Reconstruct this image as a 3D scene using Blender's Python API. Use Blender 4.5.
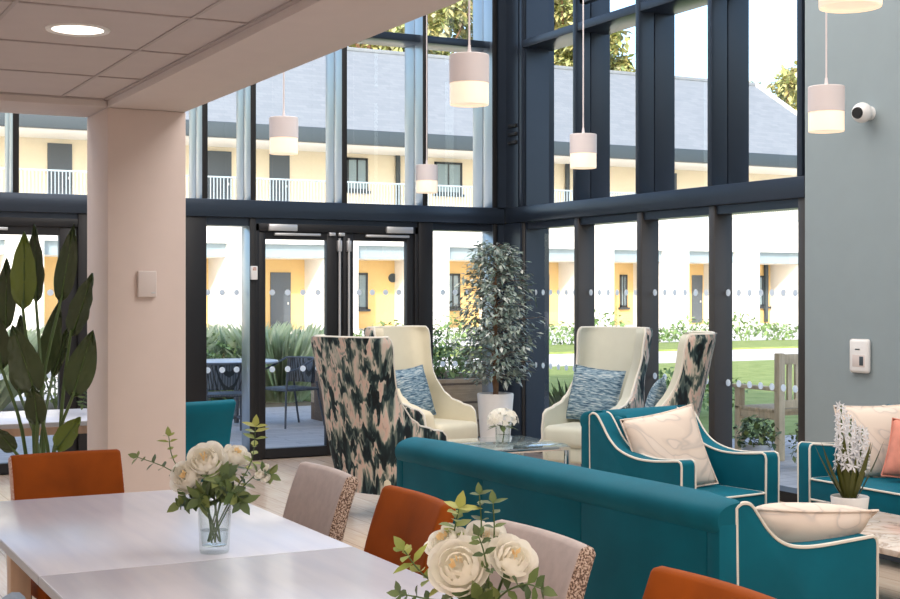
import bpy, bmesh, math, random
from mathutils import Vector, Matrix

for o in list(bpy.data.objects):
    bpy.data.objects.remove(o, do_unlink=True)
S = bpy.context.scene
COL = S.collection
PI = math.pi
R = math.radians

# ------------------------------------------------------------------ camera
cd = bpy.data.cameras.new('camera')
cam = bpy.data.objects.new('camera', cd); COL.objects.link(cam)
cd.sensor_fit = 'HORIZONTAL'; cd.sensor_width = 36.0
cd.lens = 36.0 * 1374.0 / 900.0
cd.shift_y = -8.5 / 900.0
cd.clip_end = 500
cam.location = (0, 0, 1.5)
cam.rotation_euler = (R(90), 0, -math.atan(710.0 / 1374.0))
S.camera = cam

# ------------------------------------------------------------------ world, sun, added room fill lights, exposure
w = bpy.data.worlds.new('sky'); S.world = w; w.use_nodes = True
wn = w.node_tree; wn.nodes.clear()
sky = wn.nodes.new('ShaderNodeTexSky'); sky.sky_type = 'NISHITA'; sky.sun_disc = False
sky.sun_elevation = R(32); sky.sun_rotation = R(220); sky.air_density = 1.0; sky.dust_density = 2.0
bg = wn.nodes.new('ShaderNodeBackground'); bg.inputs['Strength'].default_value = 0.42
wo = wn.nodes.new('ShaderNodeOutputWorld')
wn.links.new(sky.outputs[0], bg.inputs[0]); wn.links.new(bg.outputs[0], wo.inputs[0])

sd = bpy.data.lights.new('sun', 'SUN'); sd.energy = 4.2; sd.angle = R(0.6); sd.color = (1.0, 0.94, 0.84)
sun = bpy.data.objects.new('sun', sd); COL.objects.link(sun)
SUN_DIR = Vector((-0.75, -1.0, 0.64)).normalized()
sun.rotation_euler = SUN_DIR.to_track_quat('Z', 'Y').to_euler()
sun.location = (-20, -30, 30)

def area(name, loc, size, power, color, rot=(0, 0, 0)):
    l = bpy.data.lights.new(name, 'AREA'); l.shape = 'RECTANGLE'; l.size, l.size_y = size
    l.energy = power; l.color = color
    o = bpy.data.objects.new(name, l); COL.objects.link(o); o.location = loc; o.rotation_euler = rot
    return o
WARM = (1.0, 0.90, 0.83)
area('atrium_fill_light', (4.3, 2.0, 5.5), (3.4, 4.5), 270, (1.0, 0.96, 0.93))  # unseen panels added under the high ceiling to brighten the lounge
area('atrium_fill_light', (4.3, 8.0, 5.5), (3.4, 4.5), 240, (1.0, 0.96, 0.93))
area('dining_fill_light', (0.0, 1.2, 2.44), (2.4, 2.4), 52, WARM)  # unseen panels added under the low ceiling as fill for the dining side
area('dining_fill_light', (0.0, -1.8, 2.44), (2.6, 1.8), 60, WARM)
area('dining_fill_light', (-1.4, 4.6, 2.44), (2.0, 2.0), 22, WARM)
area('atrium_fill_light', (-0.6, 9.4, 5.5), (3.4, 3.0), 90, (1.0, 0.96, 0.93))  # added fill beyond the bulkhead, no fixture there
S.view_settings.view_transform = 'Standard'
S.view_settings.look = 'None'
S.view_settings.gamma = 1.0
S.view_settings.use_curve_mapping = False
S.view_settings.exposure = 0.0

# ------------------------------------------------------------------ materials
def nodes_of(m):
    m.use_nodes = True
    return m.node_tree.nodes, m.node_tree.links, m.node_tree.nodes['Principled BSDF']

def texco(N, L, scale=(1, 1, 1), rot=(0, 0, 0), kind='Object'):
    t = N.new('ShaderNodeTexCoord'); mp = N.new('ShaderNodeMapping')
    mp.inputs['Scale'].default_value = scale; mp.inputs['Rotation'].default_value = rot
    L.new(t.outputs[kind], mp.inputs['Vector'])
    return mp.outputs['Vector']

def ramp(N, stops, interp='LINEAR'):
    r = N.new('ShaderNodeValToRGB'); cr = r.color_ramp; cr.interpolation = interp
    while len(cr.elements) < len(stops): cr.elements.new(0.5)
    for e, (p, c) in zip(cr.elements, stops):
        e.position = p; e.color = (*c, 1)
    return r

def mat(name, color, rough=0.5, metal=0.0, var=0.0, vscale=8.0, vstretch=(1, 1, 1), bump=0.0, bscale=200.0,
        sheen=0.0, spec=0.5, coat=0.0):
    m = bpy.data.materials.new(name); N, L, P = nodes_of(m)
    P.inputs['Base Color'].default_value = (*color, 1)
    P.inputs['Roughness'].default_value = rough; P.inputs['Metallic'].default_value = metal
    P.inputs['Specular IOR Level'].default_value = spec
    if sheen:
        P.inputs['Sheen Weight'].default_value = sheen; P.inputs['Sheen Roughness'].default_value = 0.4
        P.inputs['Sheen Tint'].default_value = (*[min(1, c * 2.2 + .02) for c in color], 1)
    if coat: P.inputs['Coat Weight'].default_value = coat
    v = texco(N, L)
    n = N.new('ShaderNodeTexNoise'); n.inputs['Scale'].default_value = vscale; n.inputs['Detail'].default_value = 4
    vv = texco(N, L, vstretch); L.new(vv, n.inputs['Vector'])
    a = max(var, 0.015)
    r = ramp(N, [(0.3, tuple(max(0, c * (1 - a)) for c in color)), (0.7, tuple(min(1, c * (1 + a)) for c in color))])
    L.new(n.outputs['Fac'], r.inputs['Fac']); L.new(r.outputs['Color'], P.inputs['Base Color'])
    if bump:
        b = N.new('ShaderNodeBump'); b.inputs['Strength'].default_value = bump; b.inputs['Distance'].default_value = 0.003
        n2 = N.new('ShaderNodeTexNoise'); n2.inputs['Scale'].default_value = bscale; n2.inputs['Detail'].default_value = 2
        L.new(v, n2.inputs['Vector']); L.new(n2.outputs['Fac'], b.inputs['Height']); L.new(b.outputs['Normal'], P.inputs['Normal'])
    return m

def ramp_mat(name, stops, scale, stretch=(1, 1, 1), rot=(0, 0, 0), distort=0.0, detail=3.0, rough=0.8, interp='LINEAR', bump=0.0, sheen=0.0, spec=.4):
    m = bpy.data.materials.new(name); N, L, P = nodes_of(m)
    P.inputs['Roughness'].default_value = rough; P.inputs['Specular IOR Level'].default_value = spec
    if sheen: P.inputs['Sheen Weight'].default_value = sheen
    v = texco(N, L, stretch, rot)
    n = N.new('ShaderNodeTexNoise'); n.inputs['Scale'].default_value = scale; n.inputs['Detail'].default_value = detail
    n.inputs['Distortion'].default_value = distort
    L.new(v, n.inputs['Vector'])
    r = ramp(N, stops, interp); L.new(n.outputs['Fac'], r.inputs['Fac']); L.new(r.outputs['Color'], P.inputs['Base Color'])
    if bump:
        b = N.new('ShaderNodeBump'); b.inputs['Strength'].default_value = bump; b.inputs['Distance'].default_value = 0.004
        L.new(n.outputs['Fac'], b.inputs['Height']); L.new(b.outputs['Normal'], P.inputs['Normal'])
    return m

def emit_mat(name, color, strength):
    m = bpy.data.materials.new(name); N, L, P = nodes_of(m)
    P.inputs['Base Color'].default_value = (*color, 1)
    P.inputs['Emission Color'].default_value = (*color, 1); P.inputs['Emission Strength'].default_value = strength
    return m

def glass_mat(name, tint=(0.96, 0.985, 0.98), ior=1.45, edge=0.0, gloss=1.0):
    m = bpy.data.materials.new(name); m.use_nodes = True
    N, L = m.node_tree.nodes, m.node_tree.links; N.clear()
    out = N.new('ShaderNodeOutputMaterial'); mix = N.new('ShaderNodeMixShader')
    # two-sided Fresnel (Schlick) so a pane reflects alike from both faces
    f0 = ((ior - 1) / (ior + 1)) ** 2
    fc = N.new('ShaderNodeLayerWeight'); fc.inputs['Blend'].default_value = 0.5
    pw = N.new('ShaderNodeMath'); pw.operation = 'POWER'; pw.inputs[1].default_value = 5.0
    fr = N.new('ShaderNodeMath'); fr.operation = 'MULTIPLY_ADD'; fr.inputs[1].default_value = 1 - f0; fr.inputs[2].default_value = f0
    L.new(fc.outputs['Facing'], pw.inputs[0]); L.new(pw.outputs[0], fr.inputs[0])
    tr = N.new('ShaderNodeBsdfTransparent'); tr.inputs['Color'].default_value = (*tint, 1)
    gl = N.new('ShaderNodeBsdfGlossy'); gl.inputs['Roughness'].default_value = 0.01
    gl.inputs['Color'].default_value = (gloss, gloss, gloss, 1)
    L.new(fr.outputs[0], mix.inputs['Fac']); L.new(tr.outputs[0], mix.inputs[1]); L.new(gl.outputs[0], mix.inputs[2])
    last = mix
    if edge:
        lw = N.new('ShaderNodeLayerWeight'); lw.inputs['Blend'].default_value = 0.35
        df = N.new('ShaderNodeBsdfPrincipled'); df.inputs['Base Color'].default_value = (.35, .42, .42, 1); df.inputs['Roughness'].default_value = .05
        mth = N.new('ShaderNodeMath'); mth.operation = 'MULTIPLY'; mth.inputs[1].default_value = edge
        m2 = N.new('ShaderNodeMixShader')
        L.new(lw.outputs['Facing'], mth.inputs[0]); L.new(mth.outputs[0], m2.inputs['Fac'])
        L.new(mix.outputs[0], m2.inputs[1]); L.new(df.outputs[0], m2.inputs[2]); last = m2
    L.new(last.outputs[0], out.inputs['Surface'])
    return m

def leaf_mat(name, cols, rough=0.5, spec=.4):
    """each leaf (mesh island) draws its own shade"""
    m = bpy.data.materials.new(name); N, L, P = nodes_of(m)
    P.inputs['Roughness'].default_value = rough; P.inputs['Specular IOR Level'].default_value = spec
    g = N.new('ShaderNodeNewGeometry')
    r = ramp(N, [(i / max(1, len(cols) - 1), c) for i, c in enumerate(cols)])
    L.new(g.outputs['Random Per Island'], r.inputs['Fac']); L.new(r.outputs['Color'], P.inputs['Base Color'])
    P.inputs['Subsurface Weight'].default_value = 0.0
    return m

def brick_mat(name, c1, c2, mortar, scale, bw, rh, msize, rough=.5, rot=(0, 0, 0), off=.5, spec=.5, grain=0.0, gstretch=(1, 1, 1)):
    m = bpy.data.materials.new(name); N, L, P = nodes_of(m)
    P.inputs['Roughness'].default_value = rough; P.inputs['Specular IOR Level'].default_value = spec
    v = texco(N, L, (1, 1, 1), rot)
    b = N.new('ShaderNodeTexBrick'); b.inputs['Scale'].default_value = scale
    b.inputs['Color1'].default_value = (*c1, 1); b.inputs['Color2'].default_value = (*c2, 1); b.inputs['Mortar'].default_value = (*mortar, 1)
    b.inputs['Brick Width'].default_value = bw; b.inputs['Row Height'].default_value = rh; b.inputs['Mortar Size'].default_value = msize
    b.offset = off
    L.new(v, b.inputs['Vector'])
    if grain:
        n = N.new('ShaderNodeTexNoise'); n.inputs['Scale'].default_value = 6; n.inputs['Detail'].default_value = 6
        L.new(texco(N, L, gstretch), n.inputs['Vector'])
        mx = N.new('ShaderNodeMixRGB'); mx.blend_type = 'OVERLAY'; mx.inputs['Fac'].default_value = grain
        L.new(b.outputs['Color'], mx.inputs[1]); L.new(n.outputs['Fac'], mx.inputs[2]); L.new(mx.outputs[0], P.inputs['Base Color'])
    else:
        L.new(b.outputs['Color'], P.inputs['Base Color'])
    return m

def thin_mat(name, color, trans=.5, rough=.7, var=.05):
    m = bpy.data.materials.new(name); m.use_nodes = True
    N, L = m.node_tree.nodes, m.node_tree.links; N.clear()
    out = N.new('ShaderNodeOutputMaterial'); mx = N.new('ShaderNodeMixShader'); mx.inputs['Fac'].default_value = trans
    d = N.new('ShaderNodeBsdfDiffuse'); t = N.new('ShaderNodeBsdfTranslucent')
    n = N.new('ShaderNodeTexNoise'); n.inputs['Scale'].default_value = 25
    L.new(texco(N, L), n.inputs['Vector'])
    r = ramp(N, [(.3, tuple(c * (1 - var) for c in color)), (.7, tuple(min(1, c * (1 + var)) for c in color))])
    L.new(n.outputs['Fac'], r.inputs['Fac'])
    L.new(r.outputs['Color'], d.inputs['Color']); L.new(r.outputs['Color'], t.inputs['Color'])
    L.new(d.outputs[0], mx.inputs[1]); L.new(t.outputs[0], mx.inputs[2]); L.new(mx.outputs[0], out.inputs['Surface'])
    return m
M = {}
M['floor'] = brick_mat('oak_planks', (.60, .465, .36), (.66, .53, .42), (.40, .29, .21), 1, 1.8, .19, .003, rough=.17, rot=(0, 0, R(90)), grain=.35, gstretch=(9, .6, 1))
M['ceiling'] = mat('ceiling_tile', (.53, .475, .47), .9, bump=.15, bscale=300)
M['ceiling_grid'] = mat('ceiling_grid_metal', (.41, .36, .355), .6)
M['plaster'] = mat('warm_plaster', (.72, .605, .555), .85)
M['soffit'] = mat('soffit_paint', (.63, .56, .54), .85)
M['white_wall'] = mat('white_paint', (.82, .78, .74), .85)
M['grey_wall'] = mat('grey_green_paint', (.26, .315, .335), .8)
M['frame'] = mat('anthracite_aluminium', (.038, .052, .075), .30, metal=.5, spec=.5)
M['fin'] = mat('sky_sheen_aluminium', (.36, .42, .48), .28, metal=.85, spec=.6)  # lightened so fin sides carry the bright outdoor reflection in their colour
M['low'] = mat('warm_grey_aluminium', (.062, .058, .056), .42, metal=.2, spec=.4)
M['frame_in'] = mat('dark_door_aluminium', (.013, .013, .015), .40, spec=.35)
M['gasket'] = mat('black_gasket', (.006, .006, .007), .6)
M['glass'] = glass_mat('window_glass', (.97, .985, .985), 1.42)
M['tglass'] = glass_mat('tabletop_glass', (.90, .96, .95), 1.5, edge=.35)
M['vglass'] = glass_mat('vase_glass', (.97, .985, .98), 1.45, edge=.26)
M['water'] = glass_mat('vase_water', (.96, .98, .98), 1.33)
M['dots'] = thin_mat('frosted_white_dot', (.97, .97, .96), .8, var=.01)
M['white'] = mat('white_plastic', (.80, .79, .78), .4)
M['switch'] = mat('thermostat_plastic', (.68, .60, .57), .45)
M['silver'] = mat('satin_silver', (.62, .62, .63), .32, metal=.6)
M['chrome'] = mat('polished_chrome', (.75, .75, .76), .12, metal=1.0)
M['black'] = mat('black_plastic', (.012, .012, .013), .3)
M['darkwood'] = mat('dark_wood_leg', (.02, .014, .011), .4)
M['teal'] = mat('teal_velvet', (.0, .108, .158), .65, var=.16, vscale=3.5, bump=.12, bscale=500, sheen=.35, spec=.18)
M['orange'] = mat('burnt_orange_velvet', (.25, .052, .0025), .7, var=.25, vscale=5, bump=.12, bscale=500, sheen=.2, spec=.15)
M['taupe'] = mat('taupe_fabric', (.44, .37, .345), .8, var=.08, vscale=30, bump=.25, bscale=400, sheen=.2)
M['blue_grey'] = mat('blue_grey_fabric', (.22, .28, .36), .8, var=.08, vscale=20, bump=.2, bscale=400)
M['speckle'] = ramp_mat('speckled_weave', [(.42, (.10, .06, .045)), (.50, (.33, .22, .16)), (.60, (.58, .46, .38))], 190, detail=2, rough=.85)
M['pale_speckle'] = ramp_mat('pale_speckled_weave', [(.40, (.40, .20, .14)), (.50, (.62, .42, .36)), (.60, (.72, .60, .56))], 190, detail=2, rough=.85)
M['cream'] = mat('cream_upholstery', (.72, .66, .50), .8, var=.04, vscale=6, bump=.15, bscale=350, sheen=.2)
M['cream_grey'] = mat('oatmeal_upholstery', (.60, .60, .50), .8, var=.04, vscale=6, bump=.15, bscale=350, sheen=.2)
M['piping'] = mat('cream_piping', (.74, .70, .62), .7)
M['pattern'] = None
M['blue_weave'] = ramp_mat('blue_streaked_weave', [(.32, (.035, .075, .12)), (.45, (.10, .18, .25)), (.55, (.26, .36, .42)), (.68, (.55, .60, .60))], 16, (1, 1, 7), distort=.5, detail=5, rough=.9, bump=.5)
M['marble_cushion'] = ramp_mat('marbled_cream_cloth', [(.42, (.78, .66, .56)), (.475, (.72, .60, .51)), (.5, (.60, .52, .46)), (.525, (.78, .66, .57)), (.7, (.82, .72, .63))], 3.2, (1, 1, 1), (0, 0, R(35)), distort=2.2, detail=1.5, rough=.85)
M['coral'] = mat('coral_cloth', (.66, .25, .18), .85, var=.15, vscale=14, bump=.3)
M['tabletop'] = ramp_mat('pale_laminate', [(.3, (.64, .66, .76)), (.7, (.72, .73, .80))], 3, (7, .7, 1), detail=6, rough=.24, spec=.5)
M['edge'] = mat('grey_table_edging', (.42, .42, .44), .5)
M['beech'] = mat('beech_wood', (.62, .44, .31), .5, var=.08, vscale=6, vstretch=(6, 6, .6))
M['marble_top'] = ramp_mat('pale_marble', [(.38, (.72, .64, .57)), (.48, (.66, .55, .46)), (.51, (.42, .33, .27)), (.55, (.72, .65, .58)), (.8, (.78, .73, .68))], 3, distort=2.5, detail=5, rough=.16, spec=.6)
M['pot'] = mat('white_ceramic', (.80, .77, .74), .35)
M['soil'] = mat('potting_soil', (.05, .035, .025), .95, bump=.6, bscale=60)
M['bark'] = mat('brown_bark', (.22, .12, .065), .8, var=.35, vscale=25, vstretch=(1, 1, .2), bump=.5, bscale=60)
M['stem'] = mat('green_stem', (.075, .13, .035), .5)
M['bop'] = mat('dark_banana_leaf', (.042, .066, .022), .33, var=.35, vscale=3, spec=.5)
M['bop_light'] = mat('light_banana_leaf', (.13, .19, .025), .33, var=.2, vscale=3, spec=.5)
M['ficus'] = leaf_mat('variegated_ficus_leaf', [(.13, .19, .16), (.21, .29, .23), (.35, .42, .35), (.17, .24, .21), (.58, .63, .56), (.26, .34, .30), (.82, .84, .78)], .38, .6)
M['rose'] = thin_mat('ivory_rose_petal', (.97, .93, .85), .45)
M['rose_heart'] = thin_mat('apricot_rose_heart', (.90, .70, .40), .4)
M['white_petal'] = thin_mat('white_petal', (.90, .89, .91), .35)
M['sprig'] = leaf_mat('rose_leaf', [(.05, .09, .03), (.09, .14, .045), (.16, .21, .06), (.07, .11, .05), (.28, .32, .09)], .5)
M['lime'] = leaf_mat('lime_leaf', [(.20, .27, .05), (.32, .36, .08), (.42, .42, .12), (.14, .22, .05)], .5)
M['strap'] = leaf_mat('strap_leaf', [(.10, .09, .012), (.07, .085, .014), (.16, .13, .02)], .5)
M['shade'] = mat('pinkish_white_lamp_shade', (.72, .65, .645), .6)
M['diffuser'] = emit_mat('lit_diffuser', (1.0, .84, .66), .50)
M['downlight'] = emit_mat('lit_downlight', (1.0, .90, .80), 3.0)
M['render'] = mat('white_render', (.86, .84, .80), .9)
M['ochre'] = mat('ochre_render', (.80, .55, .24), .9)
M['cream_wall'] = mat('cream_render', (.86, .77, .60), .9)
M['lintel'] = mat('blue_grey_fascia', (.30, .38, .43), .6)
M['gutter'] = mat('slate_blue_gutter', (.05, .068, .082), .5)
M['slate'] = brick_mat('slate_roof', (.235, .262, .29), (.27, .295, .325), (.205, .23, .26), 1, .45, .22, .006, rough=.7, spec=.3)
M['verge'] = mat('pale_verge', (.75, .76, .78), .7)
M['bdoor'] = mat('grey_door_paint', (.09, .11, .135), .5)
M['bframe'] = mat('dark_window_frame', (.04, .05, .06), .5)
M['bglass'] = mat('window_pane', (.24, .32, .36), .08, spec=.8)
M['rail'] = mat('pale_blue_railing', (.38, .47, .54), .5)
M['paving'] = brick_mat('blue_grey_paving', (.50, .475, .46), (.58, .55, .53), (.33, .31, .30), 1, .9, .16, .006, rough=.7, grain=.25, gstretch=(.8, 8, 1))
M['path'] = mat('pale_concrete', (.78, .73, .66), .9, var=.05, vscale=1)
M['lawn'] = ramp_mat('mown_grass', [(.3, (.22, .29, .07)), (.7, (.34, .40, .13))], 3.5, detail=8, rough=.95, bump=.5)
M['earth'] = mat('courtyard_earth', (.20, .16, .10), .95)
M['sleeper'] = brick_mat('timber_sleepers', (.40, .29, .19), (.50, .37, .25), (.15, .10, .07), 1, 2.4, .19, .012, rough=.85, rot=(R(90), 0, 0), grain=.4, gstretch=(1, 1, 9))
M['sleeper_side'] = brick_mat('timber_sleeper_sides', (.40, .29, .19), (.50, .37, .25), (.15, .10, .07), 1, 2.4, .19, .012, rough=.85, rot=(R(90), 0, R(90)), grain=.4, gstretch=(1, 1, 9))
M['teak'] = mat('weathered_teak', (.58, .46, .30), .75, var=.18, vscale=6, vstretch=(5, 5, .8))
M['rattan'] = brick_mat('blue_grey_rattan', (.09, .11, .14), (.14, .165, .20), (.015, .018, .022), 28, .8, .5, .10, rough=.5)
M['patio_metal'] = mat('blue_grey_metal', (.085, .10, .125), .4)
M['patio_top'] = mat('pale_table_top', (.62, .64, .66), .3)
M['zinc'] = mat('galvanised_zinc', (.50, .51, .52), .4, metal=.5, var=.15, vscale=10)
M['shrub'] = leaf_mat('shrub_leaf', [(.12, .20, .07), (.20, .31, .10), (.30, .42, .16), (.16, .25, .10)], .6)
M['grassy'] = leaf_mat('ornamental_grass', [(.38, .48, .26), (.54, .63, .40), (.66, .72, .54), (.46, .57, .34)], .7)
M['tree'] = leaf_mat('autumn_tree_leaf', [(.32, .40, .14), (.48, .50, .20), (.64, .55, .24), (.27, .35, .15), (.68, .62, .40)], .7)

def pattern_mat():
    m = bpy.data.materials.new('feathered_ikat_print'); N, L, P = nodes_of(m)
    P.inputs['Roughness'].default_value = .75; P.inputs['Specular IOR Level'].default_value = .3
    v = texco(N, L, (1, 1, .66))
    n1 = N.new('ShaderNodeTexNoise'); n1.inputs['Scale'].default_value = 9; n1.inputs['Detail'].default_value = 1.5
    L.new(v, n1.inputs['Vector'])
    n3 = N.new('ShaderNodeTexNoise'); n3.inputs['Scale'].default_value = 34; n3.inputs['Detail'].default_value = 2
    L.new(texco(N, L, (1, 1, .22)), n3.inputs['Vector'])
    sh = N.new('ShaderNodeMath'); sh.operation = 'MULTIPLY_ADD'; sh.inputs[1].default_value = .26; sh.inputs[2].default_value = -.13
    L.new(n3.outputs['Fac'], sh.inputs[0])
    cx = N.new('ShaderNodeCombineXYZ'); L.new(sh.outputs[0], cx.inputs['Z'])
    ad = N.new('ShaderNodeVectorMath'); ad.operation = 'ADD'
    L.new(v, ad.inputs[0]); L.new(cx.outputs[0], ad.inputs[1])
    n2 = N.new('ShaderNodeTexNoise'); n2.inputs['Scale'].default_value = 10.5; n2.inputs['Detail'].default_value = 1.0; n2.inputs['Distortion'].default_value = .25
    L.new(ad.outputs[0], n2.inputs['Vector'])
    r = ramp(N, [(.33, (.006, .010, .014)), (.43, (.012, .028, .034)), (.47, (.05, .085, .085)), (.505, (.14, .17, .145)),
                 (.535, (.40, .41, .35)), (.57, (.58, .50, .43)), (.63, (.64, .45, .38)), (.68, (.30, .33, .29)), (.75, (.03, .06, .07))])
    L.new(n2.outputs['Fac'], r.inputs['Fac']); L.new(r.outputs['Color'], P.inputs['Base Color'])
    return m
M['pattern'] = pattern_mat()

# ------------------------------------------------------------------ mesh helpers
class MB:
    def __init__(s): s.bm = bmesh.new()
    def _mark(s, before, mi):
        for f in s.bm.faces:
            if f not in before: f.material_index = mi
    def face(s, pts, mi=0):
        f = s.bm.faces.new([s.bm.verts.new(p) for p in pts]); f.material_index = mi; return s
    def box(s, x0, x1, y0, y1, z0, z1, bev=0.0, seg=2, mi=0, rot=None, about=None):
        t = bmesh.new(); bmesh.ops.create_cube(t, size=1)
        for v in t.verts: v.co = Vector(((x0 + x1) / 2 + v.co.x * (x1 - x0), (y0 + y1) / 2 + v.co.y * (y1 - y0), (z0 + z1) / 2 + v.co.z * (z1 - z0)))
        if bev: bmesh.ops.bevel(t, geom=t.edges[:], offset=bev, segments=seg, profile=.5, affect='EDGES')
        if rot is not None:
            c = Vector(about if about else ((x0 + x1) / 2, (y0 + y1) / 2, (z0 + z1) / 2))
            for v in t.verts: v.co = c + rot @ (v.co - c)
        return s.merge(t, mi)
    def merge(s, t, mi=0, mtx=None):
        vm = {}
        for v in t.verts: vm[v] = s.bm.verts.new(mtx @ v.co if mtx else v.co)
        for f in t.faces:
            try:
                nf = s.bm.faces.new([vm[v] for v in f.verts]); nf.material_index = mi
            except ValueError: pass
        t.free(); return s
    def grid(s, rows, mi=0, close_u=False, cap=False):
        vs = [[s.bm.verts.new(p) for p in r] for r in rows]
        n = len(rows[0])
        for i in range(len(rows) - 1):
            for j in range(n if close_u else n - 1):
                k = (j + 1) % n
                f = s.bm.faces.new((vs[i][j], vs[i][k], vs[i + 1][k], vs[i + 1][j])); f.material_index = mi
        if cap:
            f = s.bm.faces.new(list(reversed(vs[0]))); f.material_index = mi
            f = s.bm.faces.new(vs[-1]); f.material_index = mi
        return s
    def tube(s, pts, r, n=8, mi=0, r1=None, cap=True):
        pts = [Vector(p) for p in pts]; rows = []
        m = len(pts)
        up = None
        for i, p in enumerate(pts):
            d = (pts[min(i + 1, m - 1)] - pts[max(i - 1, 0)])
            if d.length < 1e-9: d = Vector((0, 0, 1))
            d.normalize()
            if up is None:
                up = d.orthogonal().normalized()
            else:
                up = (up - d * up.dot(d))
                up = up.normalized() if up.length > 1e-6 else d.orthogonal().normalized()
            sd_ = d.cross(up)
            rr = r if r1 is None else r + (r1 - r) * i / max(1, m - 1)
            rows.append([p + (up * math.cos(a) + sd_ * math.sin(a)) * rr for a in [2 * PI * k / n for k in range(n)]])
        return s.grid(rows, mi, True, cap)
    def lathe(s, prof, n=24, c=(0, 0, 0), mi=0, cap=False):
        c = Vector(c)
        return s.grid([[c + Vector((r * math.cos(2 * PI * k / n), r * math.sin(2 * PI * k / n), z)) for k in range(n)] for r, z in prof], mi, True, cap)
    def prism(s, poly, a0, a1, axis='x', mi=0, bev=0.0, seg=2):
        """poly of (u, v); axis x: (y, z) ; y: (x, z) ; z: (x, y)"""
        t = bmesh.new()
        def P(u, v, a): return {'x': (a, u, v), 'y': (u, a, v), 'z': (u, v, a)}[axis]
        A = [t.verts.new(P(u, v, a0)) for u, v in poly]; B = [t.verts.new(P(u, v, a1)) for u, v in poly]
        n = len(poly)
        t.faces.new(A); t.faces.new(list(reversed(B)))
        for i in range(n):
            t.faces.new((A[i], B[i], B[(i + 1) % n], A[(i + 1) % n]))
        bmesh.ops.recalc_face_normals(t, faces=t.faces[:])
        if bev:
            ed = [e for e in t.edges if len(e.link_faces) == 2 and e.calc_face_angle() > R(35)]
            bmesh.ops.bevel(t, geom=ed, offset=bev, segments=seg, profile=.5, affect='EDGES')
        return s.merge(t, mi)
    def leaf(s, p, d, nrm, ln, wd, mi=0, fold=.15, curl=.1, n=3):
        p = Vector(p); d = Vector(d).normalized(); nrm = Vector(nrm)
        side = d.cross(nrm)
        if side.length < 1e-5: side = d.orthogonal()
        side.normalize(); up = side.cross(d).normalized()
        mid, lf, rt = [], [], []
        for i in range(n + 1):
            t = i / n
            ww = wd * .5 * (math.sin(PI * min(1, t ** .75 * .98 + .01)))
            c = p + d * ln * t - up * ln * curl * t * t
            mid.append(s.bm.verts.new(c))
            lf.append(s.bm.verts.new(c + side * ww + up * ww * fold)); rt.append(s.bm.verts.new(c - side * ww + up * ww * fold))
        for i in range(n):
            for a, b in ((lf, mid), (mid, rt)):
                f = s.bm.faces.new((a[i], b[i], b[i + 1], a[i + 1])); f.material_index = mi
        return s
    def build(s, name, m, parent=None, smooth=40, loc=None, recalc=True):
        if recalc: bmesh.ops.recalc_face_normals(s.bm, faces=s.bm.faces[:])
        me = bpy.data.meshes.new(name); s.bm.to_mesh(me); s.bm.free()
        for x in (m if isinstance(m, (list, tuple)) else [m]): me.materials.append(x)
        if smooth:
            me.shade_smooth(); me.set_sharp_from_angle(angle=R(smooth))
        o = bpy.data.objects.new(name, me); COL.objects.link(o)
        if parent: o.parent = parent
        if loc: o.location = loc
        return o

def tag(o, label, cat, group=None, kind=None):
    o['label'] = label; o['category'] = cat
    if group: o['group'] = group
    if kind: o['kind'] = kind
    return o
def thing(name, label, cat, loc=(0, 0, 0), rz=0.0, group=None):
    o = bpy.data.objects.new(name, None); COL.objects.link(o); o.empty_display_size = .1
    o.location = loc; o.rotation_euler = (0, 0, rz)
    return tag(o, label, cat, group)
def struct(o, label=None, cat=None):
    o['kind'] = 'structure'
    if label: o['label'] = label
    if cat: o['category'] = cat
    return o
def copy_tree(o, parent=None):
    c = o.copy(); COL.objects.link(c)
    if parent: c.parent = parent
    for ch in [x for x in bpy.data.objects if x.parent == o]: copy_tree(ch, c)
    return c
def dup(root, loc, rz, label, group=None):
    c = copy_tree(root); c.location = loc; c.rotation_euler = (0, 0, rz); c['label'] = label
    if group: c['group'] = group
    return c
def face_dir(fx, fy):          # rotation that turns local -Y onto (fx, fy)
    return math.atan2(fx, -fy)

# ------------------------------------------------------------------ the setting: room shell
YL, XR = 11.55, 6.567
def sbox(name, m, *b, bev=0.0, label=None, cat='wall', smooth=40):
    mb = MB(); mb.box(*b, bev=bev); return struct(mb.build(name, m, smooth=smooth), label, cat)

sbox('floor', M['floor'], -3.2, 6.75, -3.2, 11.9, -.12, 0, label='pale oak plank floor of the lounge', cat='floor', smooth=0)
sbox('wall_right', M['grey_wall'], 6.53, 6.85, -3.2, 7.30, 0, 5.6, label='grey green painted wall behind the far teal sofa')
sbox('wall_left', M['white_wall'], -3.2, -3.0, -3.2, 11.9, 0, 5.6, label='white side wall out of frame')
sbox('wall_back', M['white_wall'], -3.2, 6.85, -3.4, -3.2, 0, 5.6, label='white wall behind the viewer')
col = MB(); col.box(1.635, 2.037, 6.9, 7.36, 0, 2.42, bev=.006)
struct(col.build('wall_column', M['plaster']), 'square pinkish plastered column beside the tall leafy plant', 'column')
bs = MB(); bs.box(1.635, 2.035, -3.2, 7.36, 2.42, 5.6, bev=.004)
struct(bs.build('wall_atrium', M['soffit']), 'downstand beam running from the column towards the viewer', 'beam')
bs = MB(); bs.box(-3.0, 1.634, 6.9, 7.36, 2.42, 5.6, bev=.004)
struct(bs.build('wall_bulkhead', M['soffit']), 'bulkhead beam left of the column', 'beam')
cl = struct(MB().box(-3.0, 1.634, -3.2, 6.9, 2.46, 2.6).build('ceiling', M['ceiling'], smooth=0), 'low tiled ceiling over the dining tables', 'ceiling')
g = MB()
for k in range(8): g.box(1.41 - .6 * k - .007, 1.41 - .6 * k + .007, -3.2, 6.9, 2.455, 2.461)
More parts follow.
